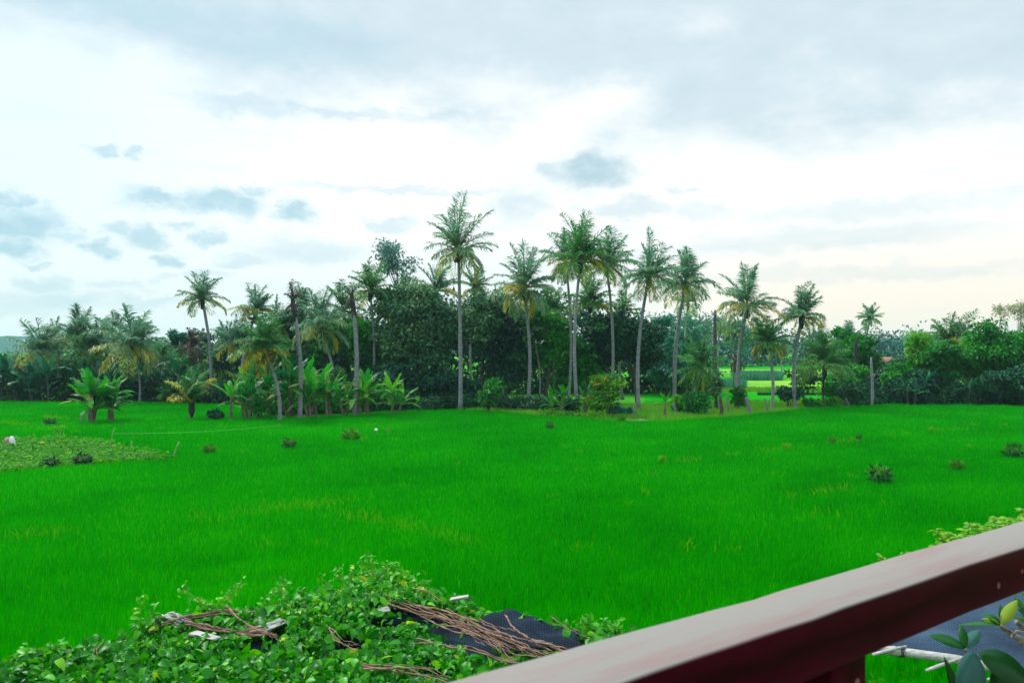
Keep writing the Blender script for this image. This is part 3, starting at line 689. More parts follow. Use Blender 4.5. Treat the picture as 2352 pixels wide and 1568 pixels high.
broken_palm('damaged coconut palm with one frond reaching left and one broken down', (813, 961), (808, 680), 106,
            [(178, 42, 1.5, 0.3, .4, False), (185, 60, 0.9, 0.4, .3, False), (88, 85, 0.9, .1, .5, True), (5, 76, 1.5, 2.4, .45, False), (20, 80, 1.2, 2.3, .6, True), (200, -50, 1.0, .4, .2, True), (330, -60, 0.9, .4, .2, True)], r=0.16)
palm('palm crown rising just right of the damaged trunk', (852, 945), (850, 672), 107, 0.75, 18, low=0.1, yellow=0.4, mat='palm_green', d=63)
palm('tallest coconut palm with swept up crown and long straight trunk', (1058, 946), (1053, 580), 108, 1.05, 27, up=1.25, nuts=5, low=0.35, yellow=0.15, trunk_r=0.2, bend=0.05, ragged=0.1)
palm('coconut palm with orange nuts and two big drooping yellow fronds', (1212, 938), (1203, 665), 109, 1.0, 27, nuts=14, yellow=0.55, low=0.45, up=1.1, trunk_r=0.21)
palm('smaller thin palm behind the one with the orange nuts', (1238, 935), (1222, 760), 110, 0.7, 14, trunk_r=0.1, d=62)
palm('left palm of the crowded trio with a yellow frond arching left', (1305, 935), (1300, 605), 111, 0.85, 22, yellow=0.5, trunk_r=0.16, dead=3, d=61)
palm('front palm of the crowded trio with bushy upright crown', (1327, 951), (1333, 603), 112, 1.0, 28, up=1.15, yellow=0.35, trunk_r=0.17, mat='palm_green', low=0.25)
palm('right palm of the crowded trio with wind blown crown', (1404, 935), (1394, 615), 113, 0.95, 25, yellow=0.3, trunk_r=0.17, d=62)
palm('coconut palm whose trunk leans to the right before the dark round tree', (1467, 945), (1490, 640), 114, 0.92, 25, up=1.15, low=0.35, yellow=0.2, trunk_r=0.2, bend=0.35)
palm('coconut palm with curved trunk hanging over the far palms of the gap', (1549, 930), (1574, 655), 115, 0.98, 25, low=0.4, yellow=0.3, trunk_r=0.24, bend=0.3, d=65)
palm('coconut palm with one long yellow frond hanging to the left', (1696, 941), (1716, 708), 116, 0.98, 25, low=0.35, yellow=0.45, trunk_r=0.21, nuts=6, up=1.12, mat='palm')
palm('short shaggy coconut palm between the two leaning neighbours', (1772, 946), (1762, 790), 117, 0.72, 20, nuts=5, low=0.4, dead=5, trunk_r=0.17, mat='palm_green', bend=0.25)
palm('rightmost tall coconut palm with evenly spread crown', (1827, 943), (1841, 732), 118, 0.82, 23, low=0.3, yellow=0.3, trunk_r=0.21)
palm('young dark palm with dense upright fronds and black trunk', (1890, 938), (1894, 848), 119, 1.0, 24, low=0.1, up=1.05, yellow=0.1, trunk_r=0.14, tmat='trunk_dark', mat='palm_green', bend=0.05)
palm('distant small palm silhouetted above the right hand trees', (1985, 860), (1998, 733), 120, 0.38, 20, low=0.35, d=115, trunk_r=0.2, group='distant palms', pairs=26, yellow=0.0)

GL = 'palms massed in the left hand wood'
palm('broad palm at the far left of the wood with yellowed lower fronds', (92, 927), (92, 812), 130, 0.85, 24, yellow=0.6, low=0.4, group=GL, d=68, nuts=5)
palm('thin palm with a reddish flower stalk beside the far left palm', (130, 927), (128, 785), 131, 0.55, 15, group=GL, d=72)
palm('second tall crown of the left wood', (172, 927), (176, 782), 132, 0.85, 22, group=GL, d=70, yellow=0.2)
palm('low palm half hidden among the left wood above the bananas', (205, 927), (196, 830), 133, 0.7, 18, group=GL, d=68, mat='palm_green')
palm('palm right above the free standing banana clump', (225, 927), (226, 795), 134, 0.75, 21, group=GL, d=69, yellow=0.4)
palm('slender palm poking up behind the left wood', (262, 927), (262, 770), 135, 0.65, 17, group=GL, d=73)
palm('large palm of the left wood with a thin pale trunk reaching the paddy', (320, 928), (303, 802), 136, 1.05, 27, group=GL, yellow=0.5, low=0.35, trunk_r=0.12, nuts=4)
palm('dim palm with drooping crown right of the large left palm', (365, 926), (372, 845), 137, 0.75, 18, group=GL, d=70, mat='palm_green')
palm('grey withered palm with a hanging dead crown', (450, 930), (441, 800), 138, 0.55, 12, group=GL, d=68, mat='dead_palm', dead=6, low=0.5, trunk_r=0.12, droop=1.6)
palm('bluish palm crown behind the lone tall palm', (515, 930), (520, 790), 139, 0.6, 18, group=GL, d=82)
palm('small greyish crown low at the very left border', (30, 927), (25, 865), 140, 0.55, 18, group=GL, d=72)
palm('low shaggy palm between the withered palm and the leaning palm', (505, 930), (500, 850), 141, 0.7, 18, group=GL, d=70, mat='palm_green')

GC = 'palms inside the central grove'
palm('upright palm crown in the grove left of the tallest palm', (1000, 940), (1003, 672), 150, 0.72, 19, group=GC, d=68, yellow=0.4, low=0.35, dead=3)
palm('palm crown deep in the grove right of the tallest palm', (1085, 940), (1090, 665), 151, 0.55, 16, group=GC, d=74)
palm('dark palm crown under the crowded trio', (1345, 935), (1355, 700), 152, 0.75, 18, group=GC, d=66, mat='palm_green', yellow=0.4)
palm('low palm beside the right palm of the trio', (1430, 930), (1430, 722), 153, 0.6, 14, group=GC, d=70, mat='palm_green')
palm('young dark palm spreading low beside the bushy shrub of the gap', (1602, 925), (1608, 850), 154, 0.85, 20, group=GC, d=68, low=0.4, mat='palm_green', trunk_r=0.14)
palm('palm crown half hidden at the back of the grove over the bananas', (885, 935), (800, 790), 155, 0.6, 16, group=GC, d=70, mat='palm_green', yellow=0.3)

for i_, (x_, y_, s_p, l_) in enumerate([(640, 752, .75, 'palm crown filling the space behind the bare trunk'), (790, 715, .8, 'palm crown behind the damaged palm'), (695, 712, .6, 'small palm crown between the bare trunk and the full palm'),
                                      (930, 700, .7, 'palm crown emerging from the olive tree under the airy pale tree'), (1150, 735, .7, 'palm crown between the tallest palm and the orange nuts palm'), (1265, 720, .7, 'palm crown half hidden right of the orange nuts palm'),
                                      (545, 790, .7, 'drooping palm crown left of the palm with orange nuts'), (420, 860, .7, 'low palm crown right of the columnar tree')]):
    palm(l_, (x_ + 5, 938), (x_, y_), 180 + i_, s_p, 18, group='palms behind the banana row' if x_ < 900 else GC, d=66 + i_ % 3, mat='palm_green' if i_ % 2 else 'palm', low=0.45, yellow=0.4, droop=1.2)
GF = 'distant palms'
k = 0
for (x, yc, s, d, lb) in [(1580, 700, .5, 105, 'distant palm right behind the curved trunk'), (1618, 770, .42, 130, 'hazy palm low in the gap right of the curved trunk'),
                          (1655, 755, .38, 140, 'hazy palm behind the snapped trunk'), (1545, 770, .4, 135, 'hazy palm between the dark round tree and the curved trunk'),
                          (1690, 765, .36, 150, 'hazy palm left of the yellow fronded palm'), (1800, 800, .3, 160, 'tiny hazy palm seen right of the shaggy short palm'),
                          (2105, 795, .42, 130, 'hazy palm in the dip of the right hand trees')]:
    palm(lb, (x - 4, 900), (x, yc), 160 + k, s, 15, group=GF, d=d, pairs=22, yellow=0.1, low=0.4, trunk_r=0.2); k += 1
palm('tall fronds of a palm rising behind the bright round bush', (2190, 930), (2178, 790), 170, 0.75, 16, low=0.05, d=70, group='palms among the right hand trees', yellow=0.5, mat='palm_green')
palm('palm with long pale fronds leaning right above the right hand trees', (2205, 930), (2215, 795), 171, 0.85, 11, low=0.1, d=69, group='palms among the right hand trees', yellow=0.6, mat='palm_green')
palm('grey drooping palm among the trees right of the dark young palm', (1965, 930), (1925, 860), 172, 0.5, 12, low=0.45, d=68, group='palms among the right hand trees', dead=4)
palm('small palm behind the pale post of the right hand hedge', (1955, 930), (1948, 790), 173, 0.6, 14, low=0.15, d=75, group='palms among the right hand trees', yellow=0.4)

# snapped trunks and posts
def bare_trunk(label, base, top, r, mat, d=None, name='bare_trunk', cat='tree trunk', group='bare trunks'):
    rng = np.random.default_rng(int(base[0]))
    B = G(*base) if d is None else np.array([(base[0] - CXP) * d / F, d, 0.0]); T = W(top[0], top[1], B[1])
    s = np.linspace(0, 1, 10)[:, None]; P = B + (T - B) * s; P[:, 0] += 0.06 * np.sin(s[:, 0] * 5)
    mb = MB(); rr = r * (1.15 - 0.3 * s[:, 0]); rr[-1] *= 0.6; tube(mb, P, rr, 8, rough=0.07, rng=rng)
    o = mb.build(name, M[mat], None, True, loc=B); tag(o, label, cat, group)
bare_trunk('dark snapped palm trunk standing in the gap with no crown', (1640, 925), (1644, 712), 0.17, 'bark', d=72)
bare_trunk('thin grey snapped trunk just left of the dark snapped one', (1632, 925), (1637, 770), 0.08, 'trunk', d=85)
bare_trunk('dark dead trunk poking out of the trees right of the young dark palm', (1962, 937), (1968, 777), 0.17, 'trunk_dark', d=66)
bare_trunk('pale upright trunk in front of the right hand hedge', (2002, 936), (2003, 820), 0.10, 'trunk')
bare_trunk('brown rotting stump with torn top on the verge', (1654, 963), (1657, 905), 0.12, 'bark')
bare_trunk('thin pale trunk inside the central grove left of the tallest palm', (1286 - 0, 940), (1284, 800), 0.09, 'trunk', d=67)
bare_trunk('slim grey trunk deep in the shade of the grove', (1008, 935), (1006, 790), 0.09, 'trunk', d=66)
for (x, y0, y1, r, dx, lb) in [(1627, 949, 908, .07, 1, 'thin grey post near the bushy shrub of the gap'), (1671, 954, 910, .07, 0, 'thin grey post between the stump and the palm'),
                               (1721, 956, 911, .13, -5, 'thick grey post leaning left beside the palm with the yellow frond'), (1761, 953, 913, .07, -2, 'thin brown post left of the short shaggy palm'),
                               (1950, 940, 913, .06, -6, 'leaning white stick against the hedge'), (1889, 940, 905, .05, 1, 'pale stake at the foot of the young dark palm'),
                               (1455, 963, 925, .04, 1, 'thin stake left of the tiny banana plant'), (1550, 955, 925, .1, 0, 'grey post behind the tiny banana plant')]:
    bare_trunk(lb, (x, y0), (x + dx, y1), r, 'post', name='fence_post', cat='post', group='posts on the verge')

# ------------------------------------------------------------------ broadleaf trees
tree('airy pale tree with open layered crown left of the tallest palm', (925, 940), (914, 592), (56, 62), 201, 'pale_tree', clumps=46, per=42, L=0.30, d=70, trunk_r=0.11, bark='trunk')
GT = 'broadleaf trees of the grove'
for a in [('olive green tree at the left shoulder of the grove', (905, 945), (905, 750), (75, 105), 202, 'tree_olive'),
          ('large olive tree with dense crown below the airy pale tree', (965, 945), (965, 775), (85, 125), 203, 'tree_olive'),
          ('greyish tree filling the grove below the upright palm crown', (1020, 945), (1015, 800), (70, 110), 204, 'tree_olive'),
          ('tall dark tree right behind the tallest palm', (1110, 945), (1115, 735), (70, 115), 205, 'tree_olive'),
          ('dark tree between the tallest palm and the orange nuts palm', (1165, 945), (1160, 800), (70, 115), 206, 'tree_dark'),
          ('bushy dark tree behind the orange nuts palm', (1250, 945), (1258, 790), (65, 115), 207, 'tree_green'),
          ('mid green tree behind the crowded trio', (1320, 940), (1325, 830), (65, 90), 208, 'tree_green'),
          ('dark tree right of the crowded trio', (1395, 940), (1388, 785), (60, 100), 209, 'tree_dark'),
          ('big round dark tree with smooth dome at the right end of the grove', (1462, 940), (1462, 800), (68, 108), 210, 'tree_dark'),
          ('low dark tree at the left foot of the grove', (905, 950), (900, 870), (70, 60), 211, 'tree_dark'),
          ('shadowy tree at the foot of the tallest palm', (1020, 948), (1015, 895), (80, 55), 212, 'tree_dark'),
          ('green tree behind the bananas and the damaged trunk', (800, 940), (830, 800), (60, 85), 213, 'tree_green'),
          ('green tree behind the full palm with hanging fronds', (700, 935), (700, 800), (60, 75), 214, 'tree_olive'),
          ('dark tree between the lone palm and the leaning palm', (560, 930), (560, 800), (55, 75), 215, 'tree_dark'),
          ('olive tree between the leaning palm and the bare trunk', (640, 935), (645, 785), (55, 80), 216, 'tree_olive'),
          ('green tree behind the damaged palm with one frond', (765, 938), (768, 770), (58, 90), 217, 'tree_green'),
          ('dark low tree behind the banana row', (735, 938), (735, 850), (75, 60), 218, 'tree_dark'),
          ('dark low tree behind the leaning palm', (620, 935), (615, 855), (65, 55), 219, 'tree_dark')]:
    tree(*a, group=GT, d=gd(a[1][1]) + 6, clumps=75, per=100)
tree('small dark columnar tree against the sky left of the lone palm', (410, 928), (410, 785), (20, 52), 220, 'tree_teal', clumps=34, per=60, L=0.3, d=72)
tree('rounded tree with see through edge behind the large left palm', (335, 928), (335, 775), (38, 55), 221, 'tree_teal', clumps=34, per=60, L=0.3, d=76)
tree('dark leafy tree behind the dim palm of the left wood', (380, 928), (372, 830), (40, 50), 222, 'tree_olive', clumps=34, per=70, L=0.3, d=74)
tree('pale green rounded tree between the lone palm and the withered palm', (460, 928), (462, 800), (42, 45), 223, 'tree_olive', clumps=34, per=60, L=0.3, d=80)
tree('blue green tree right of the round dark tree', (1530, 930), (1522, 765), (45, 70), 224, 'tree_teal', clumps=40, per=70, L=0.36, d=85)
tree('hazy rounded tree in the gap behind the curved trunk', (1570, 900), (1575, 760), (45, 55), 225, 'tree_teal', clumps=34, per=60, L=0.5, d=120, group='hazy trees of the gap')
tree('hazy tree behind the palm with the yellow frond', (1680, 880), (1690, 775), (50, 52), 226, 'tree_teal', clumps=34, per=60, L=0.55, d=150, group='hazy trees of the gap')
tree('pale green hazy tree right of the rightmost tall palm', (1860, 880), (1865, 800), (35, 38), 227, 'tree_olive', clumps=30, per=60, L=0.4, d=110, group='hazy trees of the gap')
tree('thin spreading tree beside the trunk of the rightmost tall palm', (1845, 935), (1845, 865), (42, 38), 228, 'tree_dark', clumps=24, per=40, L=0.28, d=62, group='small trees in the gap', trunk_r=0.07)
tree('dark low bush at the foot of the rightmost tall palm', (1815, 942), (1810, 905), (26, 32), 229, 'tree_dark', name='bush', cat='bush', group='bushes along the verge', clumps=26, per=50, L=0.26, stems=4, trunk_r=0.04)

for a in [('blue green tree filling the space between the dark round tree and the curved trunk', (1528, 930), (1530, 845), (50, 75), 290, 'tree_teal', 74),
          ('dull green tree behind the foot of the curved trunk', (1575, 930), (1580, 850), (48, 62), 291, 'tree_green', 76),
          ('dark green tree behind the snapped dark trunk', (1625, 925), (1622, 860), (36, 52), 292, 'tree_teal', 78)]:
    tree(*a[:6], group='small trees in the gap', d=a[6], clumps=60, per=95, L=0.32)
GR = 'trees of the right hand hedge'
for a in [('green rounded tree right of the young dark palm', (1950, 938), (1945, 880), (48, 52), 230, 'tree_green', 65),
          ('tree with see through top behind the dead dark trunk', (1935, 938), (1940, 795), (40, 40), 231, 'tree_green', 72),
          ('tall green tree left of the dip in the right hand hedge', (1985, 938), (1985, 815), (42, 48), 232, 'tree_green', 70),
          ('mid green hedge tree behind the pale upright trunk', (2045, 938), (2050, 865), (52, 42), 233, 'tree_green', 66),
          ('bright lime topped tree in the middle of the right hand hedge', (2120, 938), (2115, 810), (42, 75), 234, 'tree_lime', 67),
          ('dull green tree beside the tall palm fronds', (2170, 938), (2165, 850), (50, 62), 235, 'tree_green', 65),
          ('bright green bushy tree right of the pale fronds', (2235, 938), (2232, 845), (58, 65), 236, 'tree_lime', 66),
          ('large dark tree hanging over the right end of the paddy', (2300, 942), (2298, 815), (80, 85), 237, 'tree_green', 62),
          ('tall green tree at the right border', (2370, 945), (2375, 785), (80, 85), 238, 'tree_green', 64),
          ('low dark tree at the right border of the paddy', (2345, 942), (2350, 885), (85, 55), 239, 'tree_dark', 60),
          ('shaded low tree in the middle of the right hand hedge', (2100, 937), (2110, 890), (60, 40), 240, 'tree_dark', 64),
          ('tree above the reddish roof in the right hand hedge', (2080, 937), (2080, 845), (30, 45), 241, 'tree_olive', 74)]:
    tree(*a[:6], group=GR, d=a[6], clumps=65, per=95, L=0.3)
tree('feathery cream coloured bamboo top above the right border', (2350, 945), (2345, 725), (75, 38), 242, 'bamboo_leaf', name='bamboo_clump', cat='bamboo', group=None, clumps=46, per=42, L=0.3, d=70, trunk_r=0.05, stems=6, wr=0.2, bark='bamboo')

GBU = 'bushes along the verge'
for a in [('dark green leafy bush right of the tallest palm', (1125, 950), (1125, 900), (42, 46), 250, 'tree_green', 26, 60),
          ('large yellow green bush with orange leaves beside the trio', (1392, 958), (1390, 905), (50, 50), 251, 'lime_orange', 46, 70),
          ('small round bluish bush on the verge', (1422, 958), (1421, 947), (19, 13), 252, 'tree_teal', 18, 50),
          ('low bluish bush right of the small round one', (1446, 958), (1447, 948), (15, 11), 253, 'tree_teal', 14, 50),
          ('big leafy shrub of the gap left of the grey posts', (1590, 955), (1590, 905), (52, 48), 254, 'tree_green', 44, 60),
          ('lime green shrub low in front of the big leafy one', (1560, 953), (1560, 928), (26, 22), 255, 'tree_lime', 20, 50),
          ('dark shrub around the foot of the yellow fronded palm', (1695, 943), (1690, 915), (28, 28), 256, 'tree_green', 20, 50),
          ('bright green low bush left of the young dark palm', (1868, 943), (1862, 925), (22, 18), 257, 'tree_green', 18, 50),
          ('lime green low bush right of the young dark palm', (1910, 941), (1912, 925), (20, 17), 258, 'tree_lime', 18, 50),
          ('dark small bush alone in the rice beside the young palm', (490, 972), (490, 953), (17, 15), 259, 'tree_dark', 14, 50),
          ('greyish dry shrub behind the brown stump', (1645, 945), (1648, 890), (20, 26), 260, 'tree_olive', 14, 40),
          ('low dark bush between the bananas and the leaning trunk', (600, 972), (598, 935), (22, 34), 261, 'tree_green', 22, 50),
          ('dark leafy bush at the foot of the grove right of the orange nuts palm', (1262, 955), (1262, 925), (28, 28), 262, 'tree_dark', 22, 50),
          ('small weedy shrub standing in the left paddy', (118, 985), (118, 972), (16, 10), 263, 'tree_olive', 8, 20)]:
    tree(*a[:6], name='bush', cat='bush', group=GBU, clumps=a[6], per=a[7], L=0.24, stems=5, trunk_r=0.04)

# ------------------------------------------------------------------ bananas
GBn = 'banana plants'
banana('large free standing banana clump in the left paddy', (205, 978), 128, 301, 5, tint=0.5, spread=0.38, nl=8, leafL=1.9)
banana('lower right half of the free standing banana clump with leaves blown right', (252, 976), 100, 302, 4, tint=0.42, spread=0.3, nl=7, leafL=1.7, wind=0.5)
palm('young yellowish coconut palm without trunk in the left paddy', (436, 970), (440, 930), 303, 0.95, 13, mat='palm_green', low=-0.30, droop=0.75, yellow=0.45, trunk_r=0.16, up=1.0, group='young coconut palms', bend=0.0)
palm('tiny palm with reddish tips at the wood edge', (378, 930), (380, 912), 304, 0.4, 9, mat='palm_green', low=0.1, yellow=0.5, trunk_r=0.08, group='young coconut palms', bend=0.0)
palm('bright yellow green young palm above the bananas', (778, 950), (776, 900), 305, 0.6, 12, mat='palm_green', low=-0.2, yellow=0.5, trunk_r=0.1, group='young coconut palms', bend=0.0, d=58)
for a in [('slim light green banana plant right of the young yellowish palm', (530, 972), 100, 310, 1, 0.75, 0.2, 7),
          ('dark banana clump left of the leaning trunk', (575, 970), 110, 311, 3, 0.35, 0.4, 7),
          ('tall banana clump just behind the leaning trunk', (615, 962), 140, 312, 3, 0.5, 0.5, 8),
          ('banana clump between the leaning trunk and the bare trunk', (665, 965), 145, 313, 4, 0.45, 0.5, 8),
          ('low banana clump right of the bare trunk', (712, 966), 95, 314, 3, 0.5, 0.5, 7),
          ('bright banana clump in the middle of the row', (755, 962), 100, 315, 3, 0.65, 0.5, 7),
          ('banana clump left of the damaged trunk', (790, 962), 90, 316, 3, 0.55, 0.4, 7),
          ('bright banana clump right of the damaged trunk', (845, 960), 105, 317, 4, 0.75, 0.5, 8),
          ('rightmost bright banana plant of the row reaching right', (900, 957), 100, 318, 3, 0.75, 0.5, 8),
          ('tall banana clump behind the row between the trunks', (700, 945), 120, 319, 3, 0.45, 0.5, 8),
          ('banana plant at the foot of the crowded trio', (1290, 958), 85, 320, 3, 0.55, 0.4, 7),
          ('dark banana plant right below the crowded trio', (1345, 957), 70, 321, 2, 0.4, 0.3, 7),
          ('banana plant in front of the yellow green bush', (1402, 958), 60, 322, 1, 0.6, 0.2, 6),
          ('tiny lone banana plant with upright light leaves on the verge', (1526, 962), 62, 323, 1, 0.9, 0.1, 5)]:
    banana(a[0], a[1], a[2] * (1.0 if a[4] == 1 else 0.9), a[3], a[4], tint=a[5], spread=a[6], nl=a[7], group=GBn)
GBd = 'dark banana plants under the left wood'
rng0 = np.random.default_rng(77)
descr = ['at the very left border', 'second from the left border', 'below the broad yellowed palm', 'right of the broad yellowed palm', 'left of the free standing clump', 'behind the free standing clump',
         'just right of the free standing clump', 'at the foot of the thin pale trunk', 'right of the thin pale trunk']
for i, x in enumerate([2, 38, 75, 112, 150, 200, 262, 345, 410]):
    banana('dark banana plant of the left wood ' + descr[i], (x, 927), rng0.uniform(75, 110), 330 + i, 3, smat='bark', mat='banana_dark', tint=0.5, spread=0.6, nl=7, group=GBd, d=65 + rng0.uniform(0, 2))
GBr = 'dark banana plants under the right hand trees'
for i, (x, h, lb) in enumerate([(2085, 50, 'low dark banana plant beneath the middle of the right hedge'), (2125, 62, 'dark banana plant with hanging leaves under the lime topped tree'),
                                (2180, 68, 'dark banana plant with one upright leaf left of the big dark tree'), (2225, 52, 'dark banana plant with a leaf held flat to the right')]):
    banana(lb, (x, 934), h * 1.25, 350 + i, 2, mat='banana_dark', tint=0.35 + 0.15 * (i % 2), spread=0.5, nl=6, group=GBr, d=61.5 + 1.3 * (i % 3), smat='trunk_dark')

# withered young palm in the gap
w = palm('withered brown young plant with bare forked branches in the gap', (1692, 905), (1692, 838), 360, 0.3, 9, mat='dead_palm', d=70, low=0.5, droop=2.2, trunk_r=0.09, group='bare trunks', name='withered_plant', tmat='bark_brown')
w['category'] = 'withered plant'

# ------------------------------------------------------------------ houses far behind
def hut(label, x0, x1, yroof, yeave, d, seed, roofm):
    a = W(x0, yeave, d); b = W(x1, yeave, d); H = a[2]; rt = W(x0, yroof, d)[2]; w_ = b[0] - a[0]; dp = max(4.0, w_ * 0.6)
    c = np.array([(a[0] + b[0]) / 2, d + dp / 2, 0]); root = thing('house', label, 'house', c, 'houses beyond the trees')
    mb = MB(); box(mb, c + [0, 0, H / 2], (w_ * 0.88, dp * 0.85, H)); part(mb, 'wall', M['wall'], root)
    r = MB(); x = w_ / 2; y = dp / 2
    V = np.array([(-x, -y, H + .01), (x, -y, H + .01), (x, y, H + .01), (-x, y, H + .01), (-x * .8, 0, rt), (x * .8, 0, rt)]) + [c[0], c[1], 0]
    r.add(V, [[[0, 1, 5, 4], [2, 3, 4, 5]], [[1, 2, 5], [3, 0, 4]], [[3, 2, 1, 0]]]); part(r, 'roof', M[roofm], root)
    for k in (-0.25, 0.25):
        m = MB(); box(m, c + [k * w_, -dp * 0.425 - 0.02, H * 0.55], (w_ * 0.12, 0.05, H * 0.3)); part(m, 'window', M['window'], root)
hut('low white roofed shed across the far fields', 1726, 1758, 817, 821, 250, 1, 'roof_white')
hut('pale roofed house behind the dark young palm', 1935, 1975, 822, 834, 90, 2, 'roof_white')
hut('house with reddish tiled roof behind the right hand hedge', 2018, 2075, 820, 838, 82, 3, 'roof_red')
mb = MB(); B = np.array([(2242 - CXP) * 260 / F, 260, 0]); T = W(2241, 750, 260); tube(mb, [B, T], [0.5, 0.25], 8)
for k in range(5): box(mb, B * (1 - .7 - k * .06) + T * (.7 + k * .06), (1.6, 0.2, 0.2))
o = mb.build('mast', M['steel'], None, False, loc=B); tag(o, 'pale thin mast beyond the right hand trees', 'mast')

# ------------------------------------------------------------------ weed bundles and small things in the paddy
GW = 'weed bundles standing in the rice'
for i, (x, y, r, lb, ml) in enumerate([(805, 1022, 15, 'largest weed bundle in the middle left of the rice', 'weed'), (665, 1040, 13, 'weed bundle left of the largest one', 'weed'), (480, 1054, 12, 'weed bundle between the leaning stick and the others', 'weed'),
                                       (187, 1083, 16, 'dark leafy bundle at the lower edge of the raised bed', 'tree_dark'), (115, 1090, 14, 'darker flat bundle left on the edge of the raised bed', 'tree_dark'),
                                       (1264, 994, 9, 'brownish weed bundle straight below the orange nuts palm', 'weed'), (1427, 977, 8, 'small brownish bundle at the edge of the bare path', 'weed'),
                                       (2022, 1122, 22, 'big grassy weed bundle in the right part of the rice', 'weed'), (2198, 1092, 12, 'medium weed bundle right of the big grassy one', 'weed'),
                                       (2327, 1062, 17, 'weed bundle near the right border of the rice', 'weed'), (1912, 1028, 7, 'small dull tuft on the long bank line', 'weed'), (1973, 1020, 6, 'small tuft right of the dull one on the bank line', 'weed'),
                                       (1520, 1076, 8, 'brownish tuft at the left end of the long bank line', 'yellow_grass'), (1806, 1044, 8, 'pale yellow tuft halfway along the bank line', 'yellow_grass'), (2140, 1002, 6, 'tiny yellow tuft on the far bank line', 'yellow_grass')]):
    rng = np.random.default_rng(400 + i); g = G(x, y); rr = r * g[1] / F
    root = thing('weed_bundle', lb, 'weed bundle', g, GW)
    mb = MB(); hc = g + [0, 0, 0.30 + rr * 0.5]
    clump_leaves(mb, hc, rr * 1.0, 260, rr * 0.8, rng, 0.25, flat=0.7, wr=0.3)
    if ml == 'weed':
        m_ = 'tree_green' if i % 2 else 'crop'
    else: m_ = ml
    part(mb, 'foliage', M[m_], root)
    bl = MB(); k = 90; blades(bl, hc[0] + rng.normal(0, rr * 0.45, k), hc[1] + rng.normal(0, rr * 0.45, k), hc[2], rng.uniform(0.5, 1.1, k) * rr * 1.1, rr * 0.09, np.clip(rng.normal(0.6, 0.25, k), 0, 1), rng, 0.6, (0, 0))
    part(bl, 'grass_top', M['weed'] if ml != 'yellow_grass' else M['yellow_grass'], root)
    st = MB(); tube(st, [g - [0, 0, 0.02], hc], [0.025, 0.02], 5); part(st, 'stake', M['bark'], root)

def stick(label, base, top, r=0.025, d=None, mat='stick'):
    B = G(*base); T = W(top[0], top[1], B[1]); mb = MB()
    s = np.linspace(0, 1, 6)[:, None]; P = B * (1 - s) + T * s; P[:, 0] += 0.02 * np.sin(s[:, 0] * 7); tube(mb, P, r, 6)
    o = mb.build('stick', M[mat], None, True, loc=B); tag(o, label, 'stick', 'sticks standing in the rice'); return T
stick('leaning green stick at the right tip of the raised bed', (394, 1064), (411, 1015), 0.035)
stick('short upright stick with pale tip behind the raised bed', (304, 1046), (302, 1012), 0.03)
tA = stick('tall thin leaning stick behind the raised bed holding the string', (248, 1040), (263, 982), 0.02)
tB = stick('small stick under the string by the leaning trunk', (642, 990), (642, 972), 0.02)
tC = W(770, 981, tB[1] + 2)
mb = MB(); s = np.linspace(0, 1, 14)[:, None]
P1 = tA * (1 - s) + (tB - [0, 0, 0.1]) * s; P1[:, 2] -= 0.12 * np.sin(np.pi * s[:, 0]); P1[:, 2] -= 0.25 * (1 - s[:, 0])
P2 = P1[-1] * (1 - s) + tC * s; P2[:, 2] -= 0.1 * np.sin(np.pi * s[:, 0])
tube(mb, np.concatenate([P1, P2[1:]]), 0.013, 5)
o = mb.build('string', M['string']); tag(o, 'pale string stretched over the rice from the thin leaning stick', 'string')

def sprig(label, base, h, seed):
    rng = np.random.default_rng(seed); B = G(*base); root = thing('sprig', label, 'sprig', B, 'sprigs in the rice')
    st = MB(); lf = MB(); H = h * B[1] / F
    for k in range(5):
        T = B + [rng.normal(0, 0.25) * H, 0, H * rng.uniform(0.6, 1)]; tube(st, [B, (B + T) / 2 + [0.03, 0, 0], T], [0.02, 0.014, 0.006], 5)
        clump_leaves(lf, T, 0.16 * H, 16, 0.14 * H, rng, 0.6)
    part(st, 'stems', M['stick'], root); part(lf, 'leaves', M['crop'], root)
sprig('spindly sprig of pale leaves on the raised bed beside the orange pot', (140, 1020), 45, 500)
sprig('thin forked sprig right of the little white tipped pole', (895, 1004), 22, 501)
# orange pot, hanging on a stick
B = G(97, 1034); root = thing('orange_pot', 'small orange pot behind the raised bed', 'pot', B)
mb = MB(); c = W(97, 1018, B[1]); ph = np.linspace(-1, 1, 7); tube(mb, c + np.outer(ph, [0, 0, 0.075]), 0.15 * np.sqrt(np.maximum(0.04, 1 - ph ** 2 * 0.9)), 12); part(mb, 'body', M['orange'], root, True)
mb = MB(); tube(mb, [B, c - [0, 0, 0.07]], 0.02, 6); part(mb, 'stake', M['stick'], root)
# scarecrow like bag on a pole
B = G(24, 1042); root = thing('scarecrow', 'white and pink cloth bag on a pole at the left border', 'scarecrow', B)
mb = MB(); c = W(26, 1014, B[1]); ph = np.linspace(-1, 1, 9); tube(mb, c + [0.04, 0, 0] + np.outer(ph, [-0.03, 0, 0.24]), 0.12 * np.sqrt(np.maximum(0.05, 1 - ph ** 2 * 0.95)), 10, rough=0.08, rng=np.random.default_rng(1)); part(mb, 'white_bag', M['white'], root, True)
mb = MB(); tube(mb, c + [-0.16, 0.02, 0.02] + np.outer(ph, [-0.06, 0, 0.17]), 0.13 * np.sqrt(np.maximum(0.05, 1 - ph ** 2 * 0.95)), 10, rough=0.08, rng=np.random.default_rng(2)); part(mb, 'pink_cloth', M['red_cloth'], root, True)
mb = MB(); tube(mb, [B, c], 0.02, 6); part(mb, 'pole', M['stick'], root)
B = G(868, 1000); root = thing('marker_pole', 'short pole with a white cap in the middle distance of the rice', 'pole', B)
